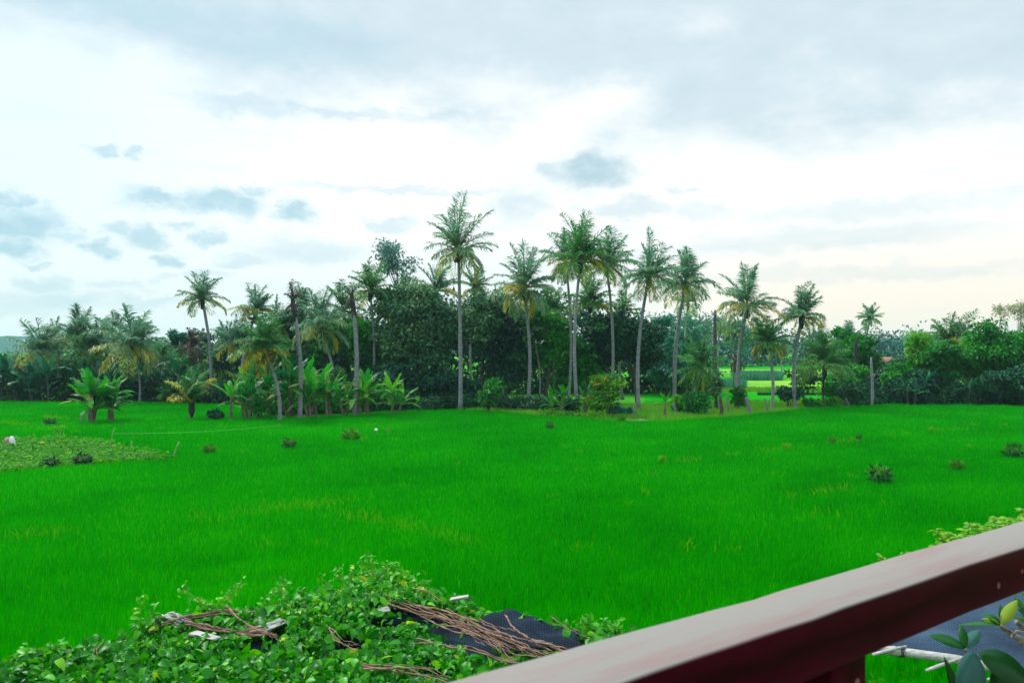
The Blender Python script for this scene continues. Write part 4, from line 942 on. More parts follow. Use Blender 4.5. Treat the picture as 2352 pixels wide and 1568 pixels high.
mb = MB(); T = W(864, 989, B[1]); tube(mb, [B, T], 0.03, 6); part(mb, 'pole', M['stick'], root)
mb = MB(); tube(mb, [T - [0, 0, 0.02], T + [0, 0, 0.06], T + [0, 0, 0.13]], [0.09, 0.1, 0.03], 8); part(mb, 'cap', M['white'], root, True)
mb = MB(); B = G(1475, 972); rs = np.random.default_rng(3); ph = np.linspace(-1, 1, 7); tube(mb, B + [0, 0, 0.12] + np.outer(ph, [0.02, 0, 0.13]), 0.2 * np.sqrt(np.maximum(0.05, 1 - ph ** 2 * 0.95)), 9, rough=0.1, rng=rs)
o = mb.build('stone', M['stone'], None, False, loc=B); tag(o, 'small bluish stone on the bare path', 'stone')

# ------------------------------------------------------------------ vine covered trellis in the foreground
ZC = CAMH - 2.2
def H(x, y, up=0.0): return G(x, y, ZC + up)
cover_px = [(-500, 1600), (0, 1532), (60, 1510), (170, 1492), (260, 1468), (330, 1440), (385, 1425), (470, 1415), (560, 1418), (640, 1398), (700, 1382), (780, 1356), (850, 1340), (930, 1350), (1010, 1372), (1075, 1385),
            (1120, 1412), (1200, 1425), (1290, 1432), (1400, 1438), (1500, 1466), (1640, 1500), (1640, 1900), (-700, 1900)]
CV = [tuple(H(x, y)[:2]) for x, y in cover_px]

def net(name, label, px, seed, up=-0.1, amp=0.06, mat='net'):
    """draped cloth: a fine grid clipped to its outline"""
    rng = np.random.default_rng(seed); P = np.array([H(x, y, up)[:2] for x, y in px])
    x0, y0 = P.min(0); x1, y1 = P.max(0); st = 0.05
    gx = np.arange(x0, x1 + st, st); gy = np.arange(y0, y1 + st, st); X, Y = np.meshgrid(gx, gy); nx, ny = len(gx), len(gy)
    xf, yf = X.ravel(), Y.ravel()
    z = ZC + up + amp * (noise2(xf, yf, 2.2, seed) + 0.5 * noise2(xf, yf, 7.0, seed + 1))
    V = np.column_stack([xf, yf, z]); idx = np.arange(nx * ny).reshape(ny, nx)
    q = np.stack([idx[:-1, :-1], idx[:-1, 1:], idx[1:, 1:], idx[1:, :-1]], -1).reshape(-1, 4)
    c = V[q].mean(1); q = q[inpoly(c[:, 0], c[:, 1], P)]
    mb = MB(); mb.add(V, [q]); o = mb.build(name, M[mat], None, True)
    so = o.modifiers.new('thickness', 'SOLIDIFY'); so.thickness = 0.004
    tag(o, label, 'shade net', 'shade nets on the trellis')
net('shade_net', 'dark blue shade net sagging under the vines at the left', [(200, 1500), (500, 1440), (800, 1400), (1050, 1395), (1150, 1425), (1500, 1470), (1600, 1560), (1300, 1800), (-200, 1800)], 60, -0.16)
def bulge():
    # raised crumpled piece of the net beside the rail
    P = []; nx, ny = 40, 26; rng = np.random.default_rng(61)
    a, b, c, d = H(1085, 1452), H(1140, 1418), H(1330, 1438), H(1330, 1500)
    V = []
    for j in range(ny):
        v = j / (ny - 1)
        for i in range(nx):
            u = i / (nx - 1); p = (a * (1 - u) + d * u) * (1 - v) + (b * (1 - u) + c * u) * v
            z = 0.05 * math.sin(math.pi * v) * (0.6 + 0.4 * math.sin(u * 6.0 + 0.6)) + 0.06 * v * math.sin(u * 4.2 + 0.4) + 0.014 * math.sin(u * 17 + 9 * v + 3 * math.sin(v * 5)) + 0.012 * math.sin(v * 13 + 11 * u)
            V.append(p + [0.02 * math.sin(v * 9), 0.03 * math.sin(u * 8), z])
    idx = np.arange(nx * ny).reshape(ny, nx); q = np.stack([idx[:-1, :-1], idx[:-1, 1:], idx[1:, 1:], idx[1:, :-1]], -1).reshape(-1, 4)
    mb = MB(); mb.add(V, [q]); o = mb.build('shade_net', M['net'], None, True); so = o.modifiers.new('thickness', 'SOLIDIFY'); so.thickness = 0.004
    tag(o, 'crumpled raised piece of dark blue net at the far corner of the trellis', 'shade net', 'shade nets on the trellis')
bulge()
net('shade_net', 'blue grey shade net seen under the handrail at the right', [(1900, 1492), (2090, 1490), (2200, 1506), (2290, 1526), (2360, 1548), (2700, 1610), (2900, 1450), (2500, 1350), (2150, 1345), (1800, 1380)], 64, 0.0, 0.05, 'net_blue')

def trellis():
    B = np.array([0.3, 5.5, 0]); root = thing('trellis', 'wooden trellis carrying the vines and nets in front of the rice', 'trellis', B)
    corners = [(-150, 1560), (420, 1440), (900, 1400), (1250, 1450), (1500, 1500)]
    for x, y in corners:
        p = H(x, y, -0.2); mb = MB(); tube(mb, [[p[0], p[1], -0.02], p], [0.06, 0.05], 8, rough=0.05, rng=np.random.default_rng(int(x + 900))); part(mb, 'post', M['bark_brown'], root, True)
    for a, b in [((-250, 1570), (420, 1445)), ((420, 1445), (900, 1405)), ((900, 1405), (1600, 1520)), ((-200, 1700), (1500, 1640))]:
        mb = MB(); p = H(*a, -0.2); q = H(*b, -0.2); tube(mb, [p, (p + q) / 2 - [0, 0, .03], q], 0.035, 8, rough=0.03, rng=np.random.default_rng(5)); part(mb, 'beam', M['bark_brown'], root, True)
    return root
trellis()

def hump(x, y):
    """height of the leafy cover above the frame"""
    c = H(855, 1385); c2 = H(450, 1500); c3 = H(150, 1560); c4 = H(700, 1440)
    z = 0.10 * np.exp(-(((x - c[0]) / 0.42) ** 2 + ((y - c[1]) / 0.5) ** 2))
    z += 0.10 * np.exp(-(((x - c4[0]) / 0.6) ** 2 + ((y - c4[1]) / 0.5) ** 2))
    return z + 0.07 * noise2(x, y, 1.8, 70) + 0.05 * noise2(x, y, 5, 71)

bare_px = [((600, 1447), (62, 24)), ((470, 1440), (62, 16)), ((905, 1392), (68, 14)), ((1000, 1412), (75, 20)), ((1085, 1450), (105, 30)), ((1210, 1452), (110, 30)), ((1300, 1475), (60, 22)), ((790, 1470), (45, 20)), ((580, 1485), (40, 12)),
           ((1150, 1490), (90, 16)), ((890, 1425), (45, 12)), ((985, 1540), (60, 10)), ((880, 1460), (60, 8)), ((1035, 1370), (18, 8))]
def vines():
    rng = np.random.default_rng(81)
    root = thing('climbing_vine', 'dense green climbing vine spread over the trellis', 'vine', H(400, 1560) * [1, 1, 0])
    lf = MB(); N = 56000; xs = np.array(CV)
    X = rng.uniform(-4.2, 2.6, N); Y = rng.uniform(4.0, 8.0, N)
    ok = inpoly(X, Y, CV); X, Y = X[ok], Y[ok]; N = len(X)
    lay = rng.random(N); z = ZC + hump(X, Y) - 0.10 + 0.16 * lay + rng.normal(0, 0.02, N)
    px = CXP + X / Y * F; py = HY + (CAMH - z) / Y * F
    keep = np.ones(N, bool)
    for (c, r) in bare_px:
        dd = ((px - c[0]) / r[0]) ** 2 + ((py - c[1]) / r[1]) ** 2
        keep &= ~((dd < 1) & (rng.random(N) < 0.93)) & ~((dd < 1.5) & (rng.random(N) < 0.4))
    keep &= (noise2(X, Y, 3.0, 72) > -0.62) | (rng.random(N) < 0.5)
    X, Y, z = X[keep], Y[keep], z[keep]; N = len(X)
    A = rng.uniform(0, 2 * np.pi, N); ax = np.stack([np.cos(A), np.sin(A) * 0.9 - 0.25, rng.normal(-0.25, 0.35, N)], -1)
    nr = unit(rng.normal(0, 0.6, (N, 3)) + [0, -0.25, 1])
    far = np.clip((Y - 5) / 3, 0, 1)
    L = (0.028 + 0.095 * rng.random(N) ** 1.5) * (1 - 0.2 * far)
    tint = np.clip(rng.normal(0.42, 0.2, N) + 0.16 * far + np.where(rng.random(N) < 0.03, 0.6, 0) - np.where(rng.random(N) < 0.15, 0.25, 0), 0, 1)
    ovate(lf, np.stack([X, Y, z], -1), ax, nr, L, L * rng.uniform(0.46, 0.66, N), tint, fold=rng.uniform(0.1, 0.8, N), curl=rng.uniform(0.1, 0.9, N), seg=4, shape=0.7)
    # under layer hides the frame
    N = 12000; X = rng.uniform(-4.2, 2.6, N); Y = rng.uniform(4.0, 8.0, N); ok = inpoly(X, Y, CV); X, Y = X[ok], Y[ok]
    px = CXP + X / Y * F; py = HY + (CAMH - ZC + 0.05) / Y * F; keep = np.ones(len(X), bool)
    for (c, r) in bare_px: keep &= ((px - c[0]) / r[0]) ** 2 + ((py - c[1]) / r[1]) ** 2 > 1
    X, Y = X[keep], Y[keep]; N = len(X); L = rng.uniform(0.08, 0.13, N)
    ovate(lf, np.stack([X, Y, ZC - 0.12 + hump(X, Y) * 0.7 + rng.normal(0, .03, N)], -1), rng.normal(0, 1, (N, 3)) * [1, 1, .3], unit(rng.normal(0, .4, (N, 3)) + [0, 0, 1]), L, L * 0.65, np.clip(rng.normal(0.15, 0.1, N), 0, 1), seg=3)
    # skirts hanging at the far left edge
    e = np.array([H(x, y) for x, y in cover_px[:20]]); n = 4200
    k = rng.integers(0, len(e) - 1, n); f = rng.random(n)[:, None]; q = e[k] * (1 - f) + e[k + 1] * f + rng.normal(0, 0.05, (n, 3)); q[:, 2] += hump(q[:, 0], q[:, 1]) - rng.random(n) * 0.3
    L = rng.uniform(0.05, 0.09, n)
    pxe = CXP + q[:, 0] / q[:, 1] * F; q = q[~((pxe > 1130) & (pxe < 1300))]; n = len(q); L = L[:n]
    ovate(lf, q, rng.normal(0, 1, (n, 3)) + [0, 0, -0.3], unit(rng.normal(0, .5, (n, 3)) + [0, -0.4, 1]), L, L * 0.62, np.clip(rng.normal(0.5, 0.15, n), 0, 1))
    part(lf, 'foliage', M['vine'], root)
    # free shoots rising above the cover
    shoots = [((330, 1440), (322, 1370), .5), ((345, 1440), (352, 1400), .4), ((640, 1400), (655, 1372), .4), ((600, 1400), (655, 1335), .5), ((650, 1370), (640, 1330), .4), ((800, 1350), (770, 1300), .3),
              ((840, 1335), (838, 1268), .4), ((855, 1335), (865, 1275), .5), ((875, 1335), (895, 1288), .5), ((900, 1345), (930, 1310), .6), ((930, 1350), (955, 1330), .6), ((820, 1340), (800, 1310), .4), ((760, 1365), (745, 1325), .4),
              ((700, 1385), (690, 1350), .3), ((160, 1492), (110, 1478), .2), ((60, 1515), (50, 1492), .2), ((500, 1415), (475, 1385), .5), ((480, 1410), (520, 1370), .5), ((1340, 1440), (1360, 1415), .3), ((1420, 1450), (1400, 1425), .3),
              ((465, 1400), (425, 1345), .7), ((520, 1375), (555, 1330), .7), ((850, 1330), (830, 1290), .4), ((885, 1335), (910, 1295), .4)]
    for (a, b, t) in shoots:
        A_ = H(*a, 0.02); D = A_[1]; B_ = W(b[0], b[1], D - 0.05); s = np.linspace(0, 1, 7)[:, None]; P = A_ * (1 - s) + B_ * s; P[:, 0] += 0.03 * np.sin(s[:, 0] * 5 + a[0])
        st = MB(); sl = MB(); tube(st, P, np.linspace(0.006, 0.002, 7), 5); sh = part(st, 'shoot', M['stick'], root, True)
        n = 34; f = rng.random(n); pp = np.stack([np.interp(f, s[:, 0], P[:, c]) for c in range(3)], -1) + rng.normal(0, 0.022, (n, 3)); L = rng.uniform(0.03, 0.07, n)
        ovate(sl, pp - np.array(root.location), rng.normal(0, 1, (n, 3)) + [0, 0, .2], unit(rng.normal(0, .5, (n, 3)) + [0, -0.3, 1]), L, L * 0.5, np.clip(0.55 + rng.normal(0, .15, n) + 0.2 * t, 0, 0.96))
        sl.build('leaves', M['vine'], sh)
    return root
vines()

def dry(label, px, r, seed, n=1, spread=0.0, up=0.06, name='dry_stem', grp='dry woody stems lying on the trellis', mat='dry_stem'):
    rng = np.random.default_rng(seed); mb = MB()
    base = np.array([H(x, y, up) for x, y in px])
    for k in range(n):
        P = base + rng.normal(0, spread, (1, 3)) * [1, 1, 0.5] + rng.normal(0, 0.006 + spread * 0.4, base.shape)
        t = np.linspace(0, len(P) - 1, 6 * len(P)); Q = np.stack([np.interp(t, np.arange(len(P)), P[:, c]) for c in range(3)], -1); Q += rng.normal(0, 0.0025, Q.shape); Q[:, 2] += 0.005 * np.sin(t * 3 + k)
        tube(mb, Q, r * rng.uniform(0.35, 1.0) * np.linspace(1.1, 0.7, len(Q)), 6, rough=0.08, rng=rng)
    o = mb.build(name, M[mat], None, True); tag(o, label, 'dry stem', grp)
dry('thick bundle of brown dry stems running from the leafy mound toward the rail', [(835, 1372), (900, 1382), (960, 1400), (1010, 1412), (1070, 1438), (1130, 1460), (1200, 1490), (1260, 1508)], 0.008, 1, 11, 0.04, 0.05)
dry('pinkish dry stem arching at the left edge of the trellis', [(385, 1436), (430, 1420), (500, 1412), (560, 1408), (640, 1404), (730, 1390)], 0.012, 2, 4, 0.02, 0.05)
dry('pair of brown stems crossing down from the left arch', [(420, 1428), (470, 1436), (520, 1446), (570, 1452), (620, 1448)], 0.012, 3, 4, 0.018, 0.03)
dry('short crossed stick over the pale board', [(520, 1392), (550, 1420), (585, 1450), (640, 1468)], 0.009, 4, 2, 0.012, 0.08)
dry('single pale stick standing up out of the crumpled net', [(1160, 1412), (1172, 1430), (1190, 1450), (1215, 1466)], 0.012, 5, 1, 0.0, 0.14)
dry('curved tan stick lying under the crumpled net', [(1220, 1474), (1260, 1482), (1300, 1496), (1330, 1508)], 0.014, 6, 1, 0.0, 0.08)
dry('loose tangle of thin twigs in the middle of the dry bundle', [(1050, 1430), (1100, 1452), (1150, 1478), (1180, 1500)], 0.005, 7, 14, 0.06, 0.07)
dry('reddish stem crossing below the net toward the bundle', [(960, 1466), (1020, 1476), (1080, 1484), (1140, 1502), (1200, 1520)], 0.008, 8, 2, 0.02, 0.06)
dry('brown twigs low among the vine leaves near the rail', [(840, 1520), (920, 1530), (985, 1545), (1040, 1560)], 0.007, 9, 5, 0.03, 0.09)
dry('thin brown stem rising at the far edge beside the small board', [(950, 1350), (985, 1362), (1020, 1378)], 0.008, 10, 1, 0.0, 0.10)
dry('grey twig forking in the dark hollow of the vines', [(755, 1440), (770, 1465), (795, 1480), (820, 1486)], 0.006, 11, 3, 0.02, 0.1)
dry('thin twig poking out of the leaves at the left', [(215, 1505), (225, 1488), (235, 1470)], 0.005, 12, 2, 0.01, 0.12)
dry('two tan canes beside the net at the far corner', [(1250, 1430), (1300, 1446), (1345, 1462)], 0.006, 13, 2, 0.03, 0.12)

def plank(label, a, b, wid, up, seed, mat='plank'):
    p = H(*a, up); q = H(*b, up + 0.03); c = (p + q) / 2; x = unit(q - p); y = unit(np.cross([0, 0, 1], x)); z = np.cross(x, y)
    mb = MB(); Ln = np.linalg.norm(q - p); box(mb, (0, 0, 0), (Ln, wid, 0.018))
    V = np.concatenate(mb.V); rng = np.random.default_rng(seed); V[:, :2] += rng.normal(0, 0.008, (8, 2)); mb.V = [V @ np.array([x, y, z]) + c]
    o = mb.build('board', M[mat], None, False, loc=c); bv = o.modifiers.new('bevel', 'BEVEL'); bv.width = 0.002
    tag(o, label, 'board', 'pale boards lying on the trellis')
plank('pale grey board beneath the bundle of dry stems', (835, 1412), (895, 1398), 0.11, 0.02, 1)
plank('small white slat sticking out at the far edge of the trellis', (1035, 1376), (1075, 1369), 0.05, 0.10, 2)
plank('pale board under the crossed stick at the left', (590, 1448), (655, 1424), 0.14, 0.02, 3)
plank('tan board half covered by leaves left of the crossed stick', (548, 1452), (610, 1442), 0.13, 0.0, 4, 'dry_stem')
plank('whitish splinter board at the left corner of the arch', (445, 1452), (500, 1466), 0.08, 0.0, 5)
mb = MB(); rng = np.random.default_rng(8)
for k in range(10):
    a = H(352 + k * 3, 1432 - k, 0.04); P = [a, a + [0.04, 0, 0.05], a + [0.12, -0.02, 0.06], a + [0.2, -0.03, 0.0]]; tube(mb, np.array(P) + rng.normal(0, 0.012, (4, 3)), 0.008, 6)
o = mb.build('rope_coil', M['bamboo'], None, True); tag(o, 'whitish frayed rope coil at the left corner of the trellis', 'rope')

# ------------------------------------------------------------------ right hand side: pole, shrub, lime leaves
def bamboo_pole():
    pts = [(1900, 1476), (2012, 1490), (2070, 1496), (2201, 1514), (2289, 1535), (2330, 1546), (2500, 1590)]
    root = thing('bamboo_pole', 'thick white bamboo pole along the edge of the net under the rail', 'pole', H(2200, 1514))
    P = np.array([H(x, y, -0.02) for x, y in pts]); t = np.linspace(0, len(P) - 1, 50); Q = np.stack([np.interp(t, np.arange(len(P)), P[:, c]) for c in range(3)], -1)
    r = np.full(50, 0.032); 
    for k in (14, 30, 43): r[k] = 0.037
    mb = MB(); tube(mb, Q, r, 14); part(mb, 'cane', M['bamboo'], root, True)
    for (x, y) in [(2070, 1496), (2315, 1542)]:
        mb = MB(); c = H(x, y, -0.02); th = np.linspace(0, 2 * np.pi, 12)
        for o_ in (-0.012, 0, 0.012):
            ring = np.stack([c[0] + o_ + 0 * th, c[1] + 0.037 * np.cos(th), c[2] + 0.037 * np.sin(th)], -1); tube(mb, ring, 0.004, 5, cap=False)
        part(mb, 'wire_tie', M['trunk_dark'], root)
bamboo_pole()
def slat(label, a, b, seed):
    p = H(*a, 0.02); q = H(*b, 0.02); mb = MB(); s = np.linspace(0, 1, 5)[:, None]; tube(mb, p * (1 - s) + q * s, [0.013, 0.014, 0.013, 0.012, 0.009], 4, rough=.1, rng=np.random.default_rng(seed))
    o = mb.build('bamboo_strip', M['bamboo'], None, False, loc=p); tag(o, label, 'slat', 'split bamboo slats under the pole')
slat('split slat lying over the left end of the bamboo pole', (2005, 1502), (2082, 1483), 1)
slat('split slat sticking out below the middle of the bamboo pole', (2128, 1538), (2215, 1508), 2)
slat('split slat at the right end below the bamboo pole', (2270, 1560), (2325, 1546), 3)

def shrub_right():
    rng = np.random.default_rng(90); D = 2.7
    root = thing('large_leaved_shrub', 'close shrub with big glossy leaves under the handrail at the right corner', 'shrub', (W(2400, 1600, D) * [1, 1, 0]))
    def br(px, r0, r1, d=D):
        P = np.array([W(x, y, d) for x, y in px]); t = np.linspace(0, len(P) - 1, 8 * len(P)); Q = np.stack([np.interp(t, np.arange(len(P)), P[:, c]) for c in range(3)], -1)
        mb = MB(); tube(mb, Q + rng.normal(0, 0.001, Q.shape), np.linspace(r0, r1, len(Q)) * (1 + 0.12 * np.sin(t * 9)), 8, rough=0.05, rng=rng); part(mb, 'branch', M['twig'], root, True)
    br([(2420, 1700), (2400, 1520), (2352, 1474), (2324, 1456), (2297, 1434)], 0.016, 0.008)
    br([(2420, 1690), (2400, 1500), (2372, 1455), (2345, 1440), (2335, 1425)], 0.012, 0.008, 2.8)
    br([(2300, 1900), (2290, 1650), (2240, 1530), (2216, 1488)], 0.010, 0.004, 2.2)
    br([(2352, 1452), (2335, 1448), (2322, 1462)], 0.004, 0.004, 2.68)
    p0 = W(2420, 1700, D); mb = MB(); tube(mb, [[p0[0], p0[1], -0.02], [p0[0] + .05, p0[1], 1.5], p0], [0.04, 0.03, 0.017], 8); part(mb, 'trunk', M['twig'], root, True)
    def lf(a, b, wpx, tint, d=D, da=0.0, mat='big_green', curl=0.12, nrm=(0, -0.8, 0.6), fold=0.25):
        A_ = W(a[0], a[1], d); B_ = W(b[0], b[1], d + da); L = np.linalg.norm(B_ - A_); m = MB()
        ovate(m, [A_], [B_ - A_], [nrm], L, wpx * d / F, tint, fold=fold, curl=curl, seg=10, shape=0.85)
        o = part(m, 'leaf', M[mat], root, True); so = o.modifiers.new('thickness', 'SOLIDIFY'); so.thickness = 0.0006
    g = (2297, 1434)
    lf(g, (2340, 1372), 26, 0.95, D, 0.03, nrm=(-.6, -.8, .1)); lf(g, (2304, 1384), 26, 0.45, D, 0.05, nrm=(.2, -1, .1)); lf(g, (2262, 1404), 24, 0.6, D, 0.02, nrm=(.5, -.6, .6)); lf(g, (2255, 1418), 14, 0.9)
    lf(g, (2200, 1430), 14, 0.6, D, -0.05, nrm=(0, -.3, 1), curl=0.05)
    h = (2216, 1488)
    lf(h, (2134, 1452), 30, 0.35, 2.2, 0.02, nrm=(.4, -.7, .7)); lf(h, (2208, 1430), 20, 0.3, 2.2, 0.03, nrm=(-.3, -1, .1)); lf(h, (2254, 1440), 28, 0.68, 2.2, 0.04, nrm=(-.5, -.8, .3), mat='teal_big')
    lf((2245, 1500), (2400, 1580), 78, 0.12, 2.0, -0.05, nrm=(-.1, -.6, .8), curl=0.15, fold=0.15); lf((2250, 1512), (2302, 1502), 12, 0.6, 2.05, mat='teal_big')
    lf((2300, 1512), (2290, 1640), 60, 0.2, 2.05, -0.05, nrm=(.2, -.9, .3)); 
    lf((2233, 1494), (2228, 1640), 64, 0.35, 1.9, -0.1, mat='teal_big', nrm=(0, -.8, .5), curl=0.3); lf((2200, 1640), (2182, 1506), 34, 0.15, 1.9, 0.0, nrm=(.5, -.9, .1))
    lf((2352, 1400), (2330, 1370), 16, 0.7, 2.8); lf((2380, 1400), (2338, 1385), 14, 0.8, 2.8); lf((2380, 1440), (2330, 1412), 14, 0.75, 2.8); lf((2375, 1430), (2340, 1395), 16, 0.6, 2.8)
shrub_right()

def small_plants():
    rng = np.random.default_rng(95)
    root = thing('lime_shrub', 'bright lime green shrub tops peeking over the handrail at the right', 'shrub', W(2330, 1300, 6.0) * [1, 1, 0])
    lf = MB(); st = MB(); D = 6.0
    tips = [(x, 1246 - (x - 2140) * 0.33 + rng.normal(0, 5) + rng.uniform(0, 30), 6 + rng.normal(0, .15)) for x in np.linspace(2146, 2430, 48)]
    tips += [(2152, 1222, 6), (2175, 1226, 6), (2230, 1206, 6), (2290, 1190, 6), (2345, 1172, 6)]
    tips += [(2022, 1280, 6.0), (2028, 1284, 6.0), (2082, 1270, 6.05)]
    base = W(2300, 1420, D) * [1, 1, 1]
    for (x, y, d) in tips:
        T = W(x, y, d); n = 10; A = rng.uniform(0, 6.28, n); L = rng.uniform(0.035, 0.075, n) * (0.6 if x < 2100 else 1)
        ovate(lf, T + rng.normal(0, 0.008, (n, 3)), np.stack([np.cos(A), np.sin(A), rng.uniform(-.1, .6, n)], -1), unit(rng.normal(0, .3, (n, 3)) + [0, -.2, 1]), L, L * 0.5, np.clip(rng.normal(.5, .2, n), 0, 1))
        b = T + (base - T) * 0.5; b[2] = T[2] - 0.35; tube(st, [T, (T + b) / 2 + [0, 0, 0.04], b], [0.003, 0.005, 0.007], 5)
    for k in range(2):
        b = W(2440 + 60 * k, 1330, D); tube(st, [[b[0], D, -0.02], [b[0], D, 1.6], b], [0.03, 0.02, 0.008], 6)
    for k in range(36):   # body of the shrub below the tips
        c = W(rng.uniform(2180, 2480), rng.uniform(1275, 1330), D + rng.normal(0, .15)); n = 14; L = rng.uniform(0.05, 0.08, n)
        ovate(lf, c + rng.normal(0, 0.07, (n, 3)), rng.normal(0, 1, (n, 3)), unit(rng.normal(0, .4, (n, 3)) + [0, 0, 1]), L, L * 0.55, np.clip(rng.normal(.25, .15, n), 0, 1))
    part(lf, 'foliage', M['vine_lime'], root); part(st, 'stems', M['stick'], root)
    root = thing('seedling', 'small leafy seedling at the foot of the railing post', 'seedling', G(2020, 1600, 1.2) * [1, 1, 0])
    lf = MB(); n = 26; c = G(2022, 1572, 1.4); L = rng.uniform(0.06, 0.12, n)
    ovate(lf, c + rng.normal(0, [.12, .05, .04], (n, 3)), rng.normal(0, 1, (n, 3)) + [0, 0, .2], unit(rng.normal(0, .4, (n, 3)) + [0, 0, 1]), L, L * .4, .5)
    part(lf, 'leaves', M['vine'], root); st = MB(); tube(st, [c * [1, 1, 0], c], [.012, .006], 6); part(st, 'stem', M['stick'], root)
small_plants()

# ------------------------------------------------------------------ balcony railing
def railing():
    root = thing('balcony_railing', 'dark maroon balcony railing with a dusty top coloured pale for sky sheen running across the corner', 'railing', (0.6, 1.4, 3.0))
    d = unit(np.array([0.8125, 0.583, 0])); nrm = np.array([-d[1], d[0], 0])          # along, outward
    A = np.array([0.132, 0.953, 0]); wd, th = 0.115, 0.09; top = CAMH - 0.40
    def board(s0, s1, off, dz, lab=None):
        L = s1 - s0; nseg = 70; mb = MB(); rng = np.random.default_rng(int(s0 * 10) + 50)
        prof = [(0, 0), (wd, 0), (wd, th), (0, th)]; c = 0.006
        pr = [(c, 0), (wd - c, 0), (wd - c * .3, c * .3), (wd, c), (wd, th - c), (wd - c * .3, th - c * .3), (wd - c, th), (c, th), (c * .3, th - c * .3), (0, th - c), (0, c), (c * .3, c * .3)]
        V = []
        for k in range(nseg + 1):
            s = s0 + L * k / nseg; w_ = 0.0010 * math.sin(s * 9 + off * 900) + rng.normal(0, 0.0004) + (0.0022 if s > js else 0.0)
            for (a, b) in pr:
                V.append([s, a + off + w_ + (0.0105 * max(0.0, js - s) / js if a > wd / 2 else 0.0), top - th + b + dz + w_ * 0.6])
        m = len(pr); i = np.arange(nseg)[:, None] * m; j = np.arange(m)[None]
        q = np.stack([i + j, i + (j + 1) % m, i + m + (j + 1) % m, i + m + j], -1).reshape(-1, 4)
        mb.add(V, [q, np.arange(m)[None, ::-1], (np.arange(m) + nseg * m)[None]])
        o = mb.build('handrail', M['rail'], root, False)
        ang = math.atan2(d[1], d[0]); o.rotation_euler = (0, 0, ang); o.location = Vector((A[0], A[1], 0)) - Vector(root.location)
        return o
    # seam at the joint: front edge pixel (1860, 1410)
    jd = 0.4 * F / (1410 - HY); js = ((1860 - CXP) * jd / F - A[0]) / d[0]
    board(-1.6, 4.2, 0.0, 0.0)
    # posts under the rail
    for s in (js + 0.115, js + 1.5, js - 1.35):
        p = A + d * s + nrm * (wd * 0.5); mb = MB(); box(mb, (p[0], p[1], (top - th - 0.002 + 3.0) / 2), (0.10, 0.085, top - th - 0.002 - 3.0), rz=math.atan2(d[1], d[0]))
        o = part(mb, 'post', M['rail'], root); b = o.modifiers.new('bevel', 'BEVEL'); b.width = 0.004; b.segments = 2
railing()
# balcony floor edge that carries the railing (below the view)
mb = MB(); dd = math.atan2(0.583, 0.8125); box(mb, (0.9 + 0.15, 0.75 + 0.15, 2.95), (8, 1.9, 0.1), rz=dd); o = mb.build('balcony_floor', M['bark_brown']); o['kind'] = 'structure'
V = np.concatenate([[0, 0, 0]])

# ------------------------------------------------------------------ haze
mb = MB(); box(mb, (0, 550, 20), (2900, 1760, 42.0)); m, nt, out = newmat('haze_air')
pv = nt.nodes.new('ShaderNodeVolumePrincipled'); pv.inputs['Color'].default_value = (0.60, 0.86, 1.0, 1); pv.inputs['Density'].default_value = 0.00026; pv.inputs['Anisotropy'].default_value = 0.2
nt.links.new(pv.outputs[0], out.inputs['Volume']); o = mb.build('haze', m); o['kind'] = 'stuff'; o['label'] = 'thin pale blue evening haze over the fields'

# ------------------------------------------------------------------ sky
def azel(x, y):
    return math.degrees(math.atan2(x - CXP, F)), math.degrees(math.atan2(HY - y, math.hypot(F, x - CXP)))
SUN_AZ, SUN_EL = -55.0, 48.0
wd_ = bpy.data.worlds.new('World'); bpy.context.scene.world = wd_; wd_.use_nodes = True
nt = wd_.node_tree; nt.nodes.clear(); N = nt.nodes; K = nt.links
def mth(op, a, b=None, c=None, clamp=False):
    n = N.new('ShaderNodeMath'); n.operation = op; n.use_clamp = clamp
    for i, v in enumerate((a, b, c)):
        if v is None: continue
        if isinstance(v, (int, float)): n.inputs[i].default_value = v
        else: K.new(v, n.inputs[i])
    return n.outputs[0]
def vmth(op, a, b=None):
    n = N.new('ShaderNodeVectorMath'); n.operation = op
    for i, v in enumerate((a, b)):
        if v is None: continue
        if isinstance(v, tuple): n.inputs[i].default_value = v
        else: K.new(v, n.inputs[i])
    return n
def sstep(v, a, b, lo=0.0, hi=1.0):
    n = N.new('ShaderNodeMapRange'); n.interpolation_type = 'SMOOTHSTEP'
    n.inputs['From Min'].default_value = a; n.inputs['From Max'].default_value = b; n.inputs['To Min'].default_value = lo; n.inputs['To Max'].default_value = hi
    K.new(v, n.inputs['Value']); return n.outputs[0]
def cmix(f, a, b):
    n = N.new('ShaderNodeMix'); n.data_type = 'RGBA'
    for s, v in (('Factor', f), ('A', a), ('B', b)):
        if isinstance(v, (float, int)): n.inputs[s].default_value = v
        elif isinstance(v, tuple): n.inputs[s].default_value = (*v, 1)
        else: K.new(v, n.inputs[s])
    return n.outputs['Result']
tc = N.new('ShaderNodeTexCoord'); sx = N.new('ShaderNodeSeparateXYZ'); K.new(tc.outputs['Generated'], sx.inputs[0])
deg = 180 / math.pi
az = mth('MULTIPLY', mth('ARCTAN2', sx.outputs['X'], sx.outputs['Y']), deg)
el = mth('MULTIPLY', mth('ARCSINE', sx.outputs['Z']), deg)
cb = N.new('ShaderNodeCombineXYZ'); K.new(az, cb.inputs[0]); K.new(el, cb.inputs[1])
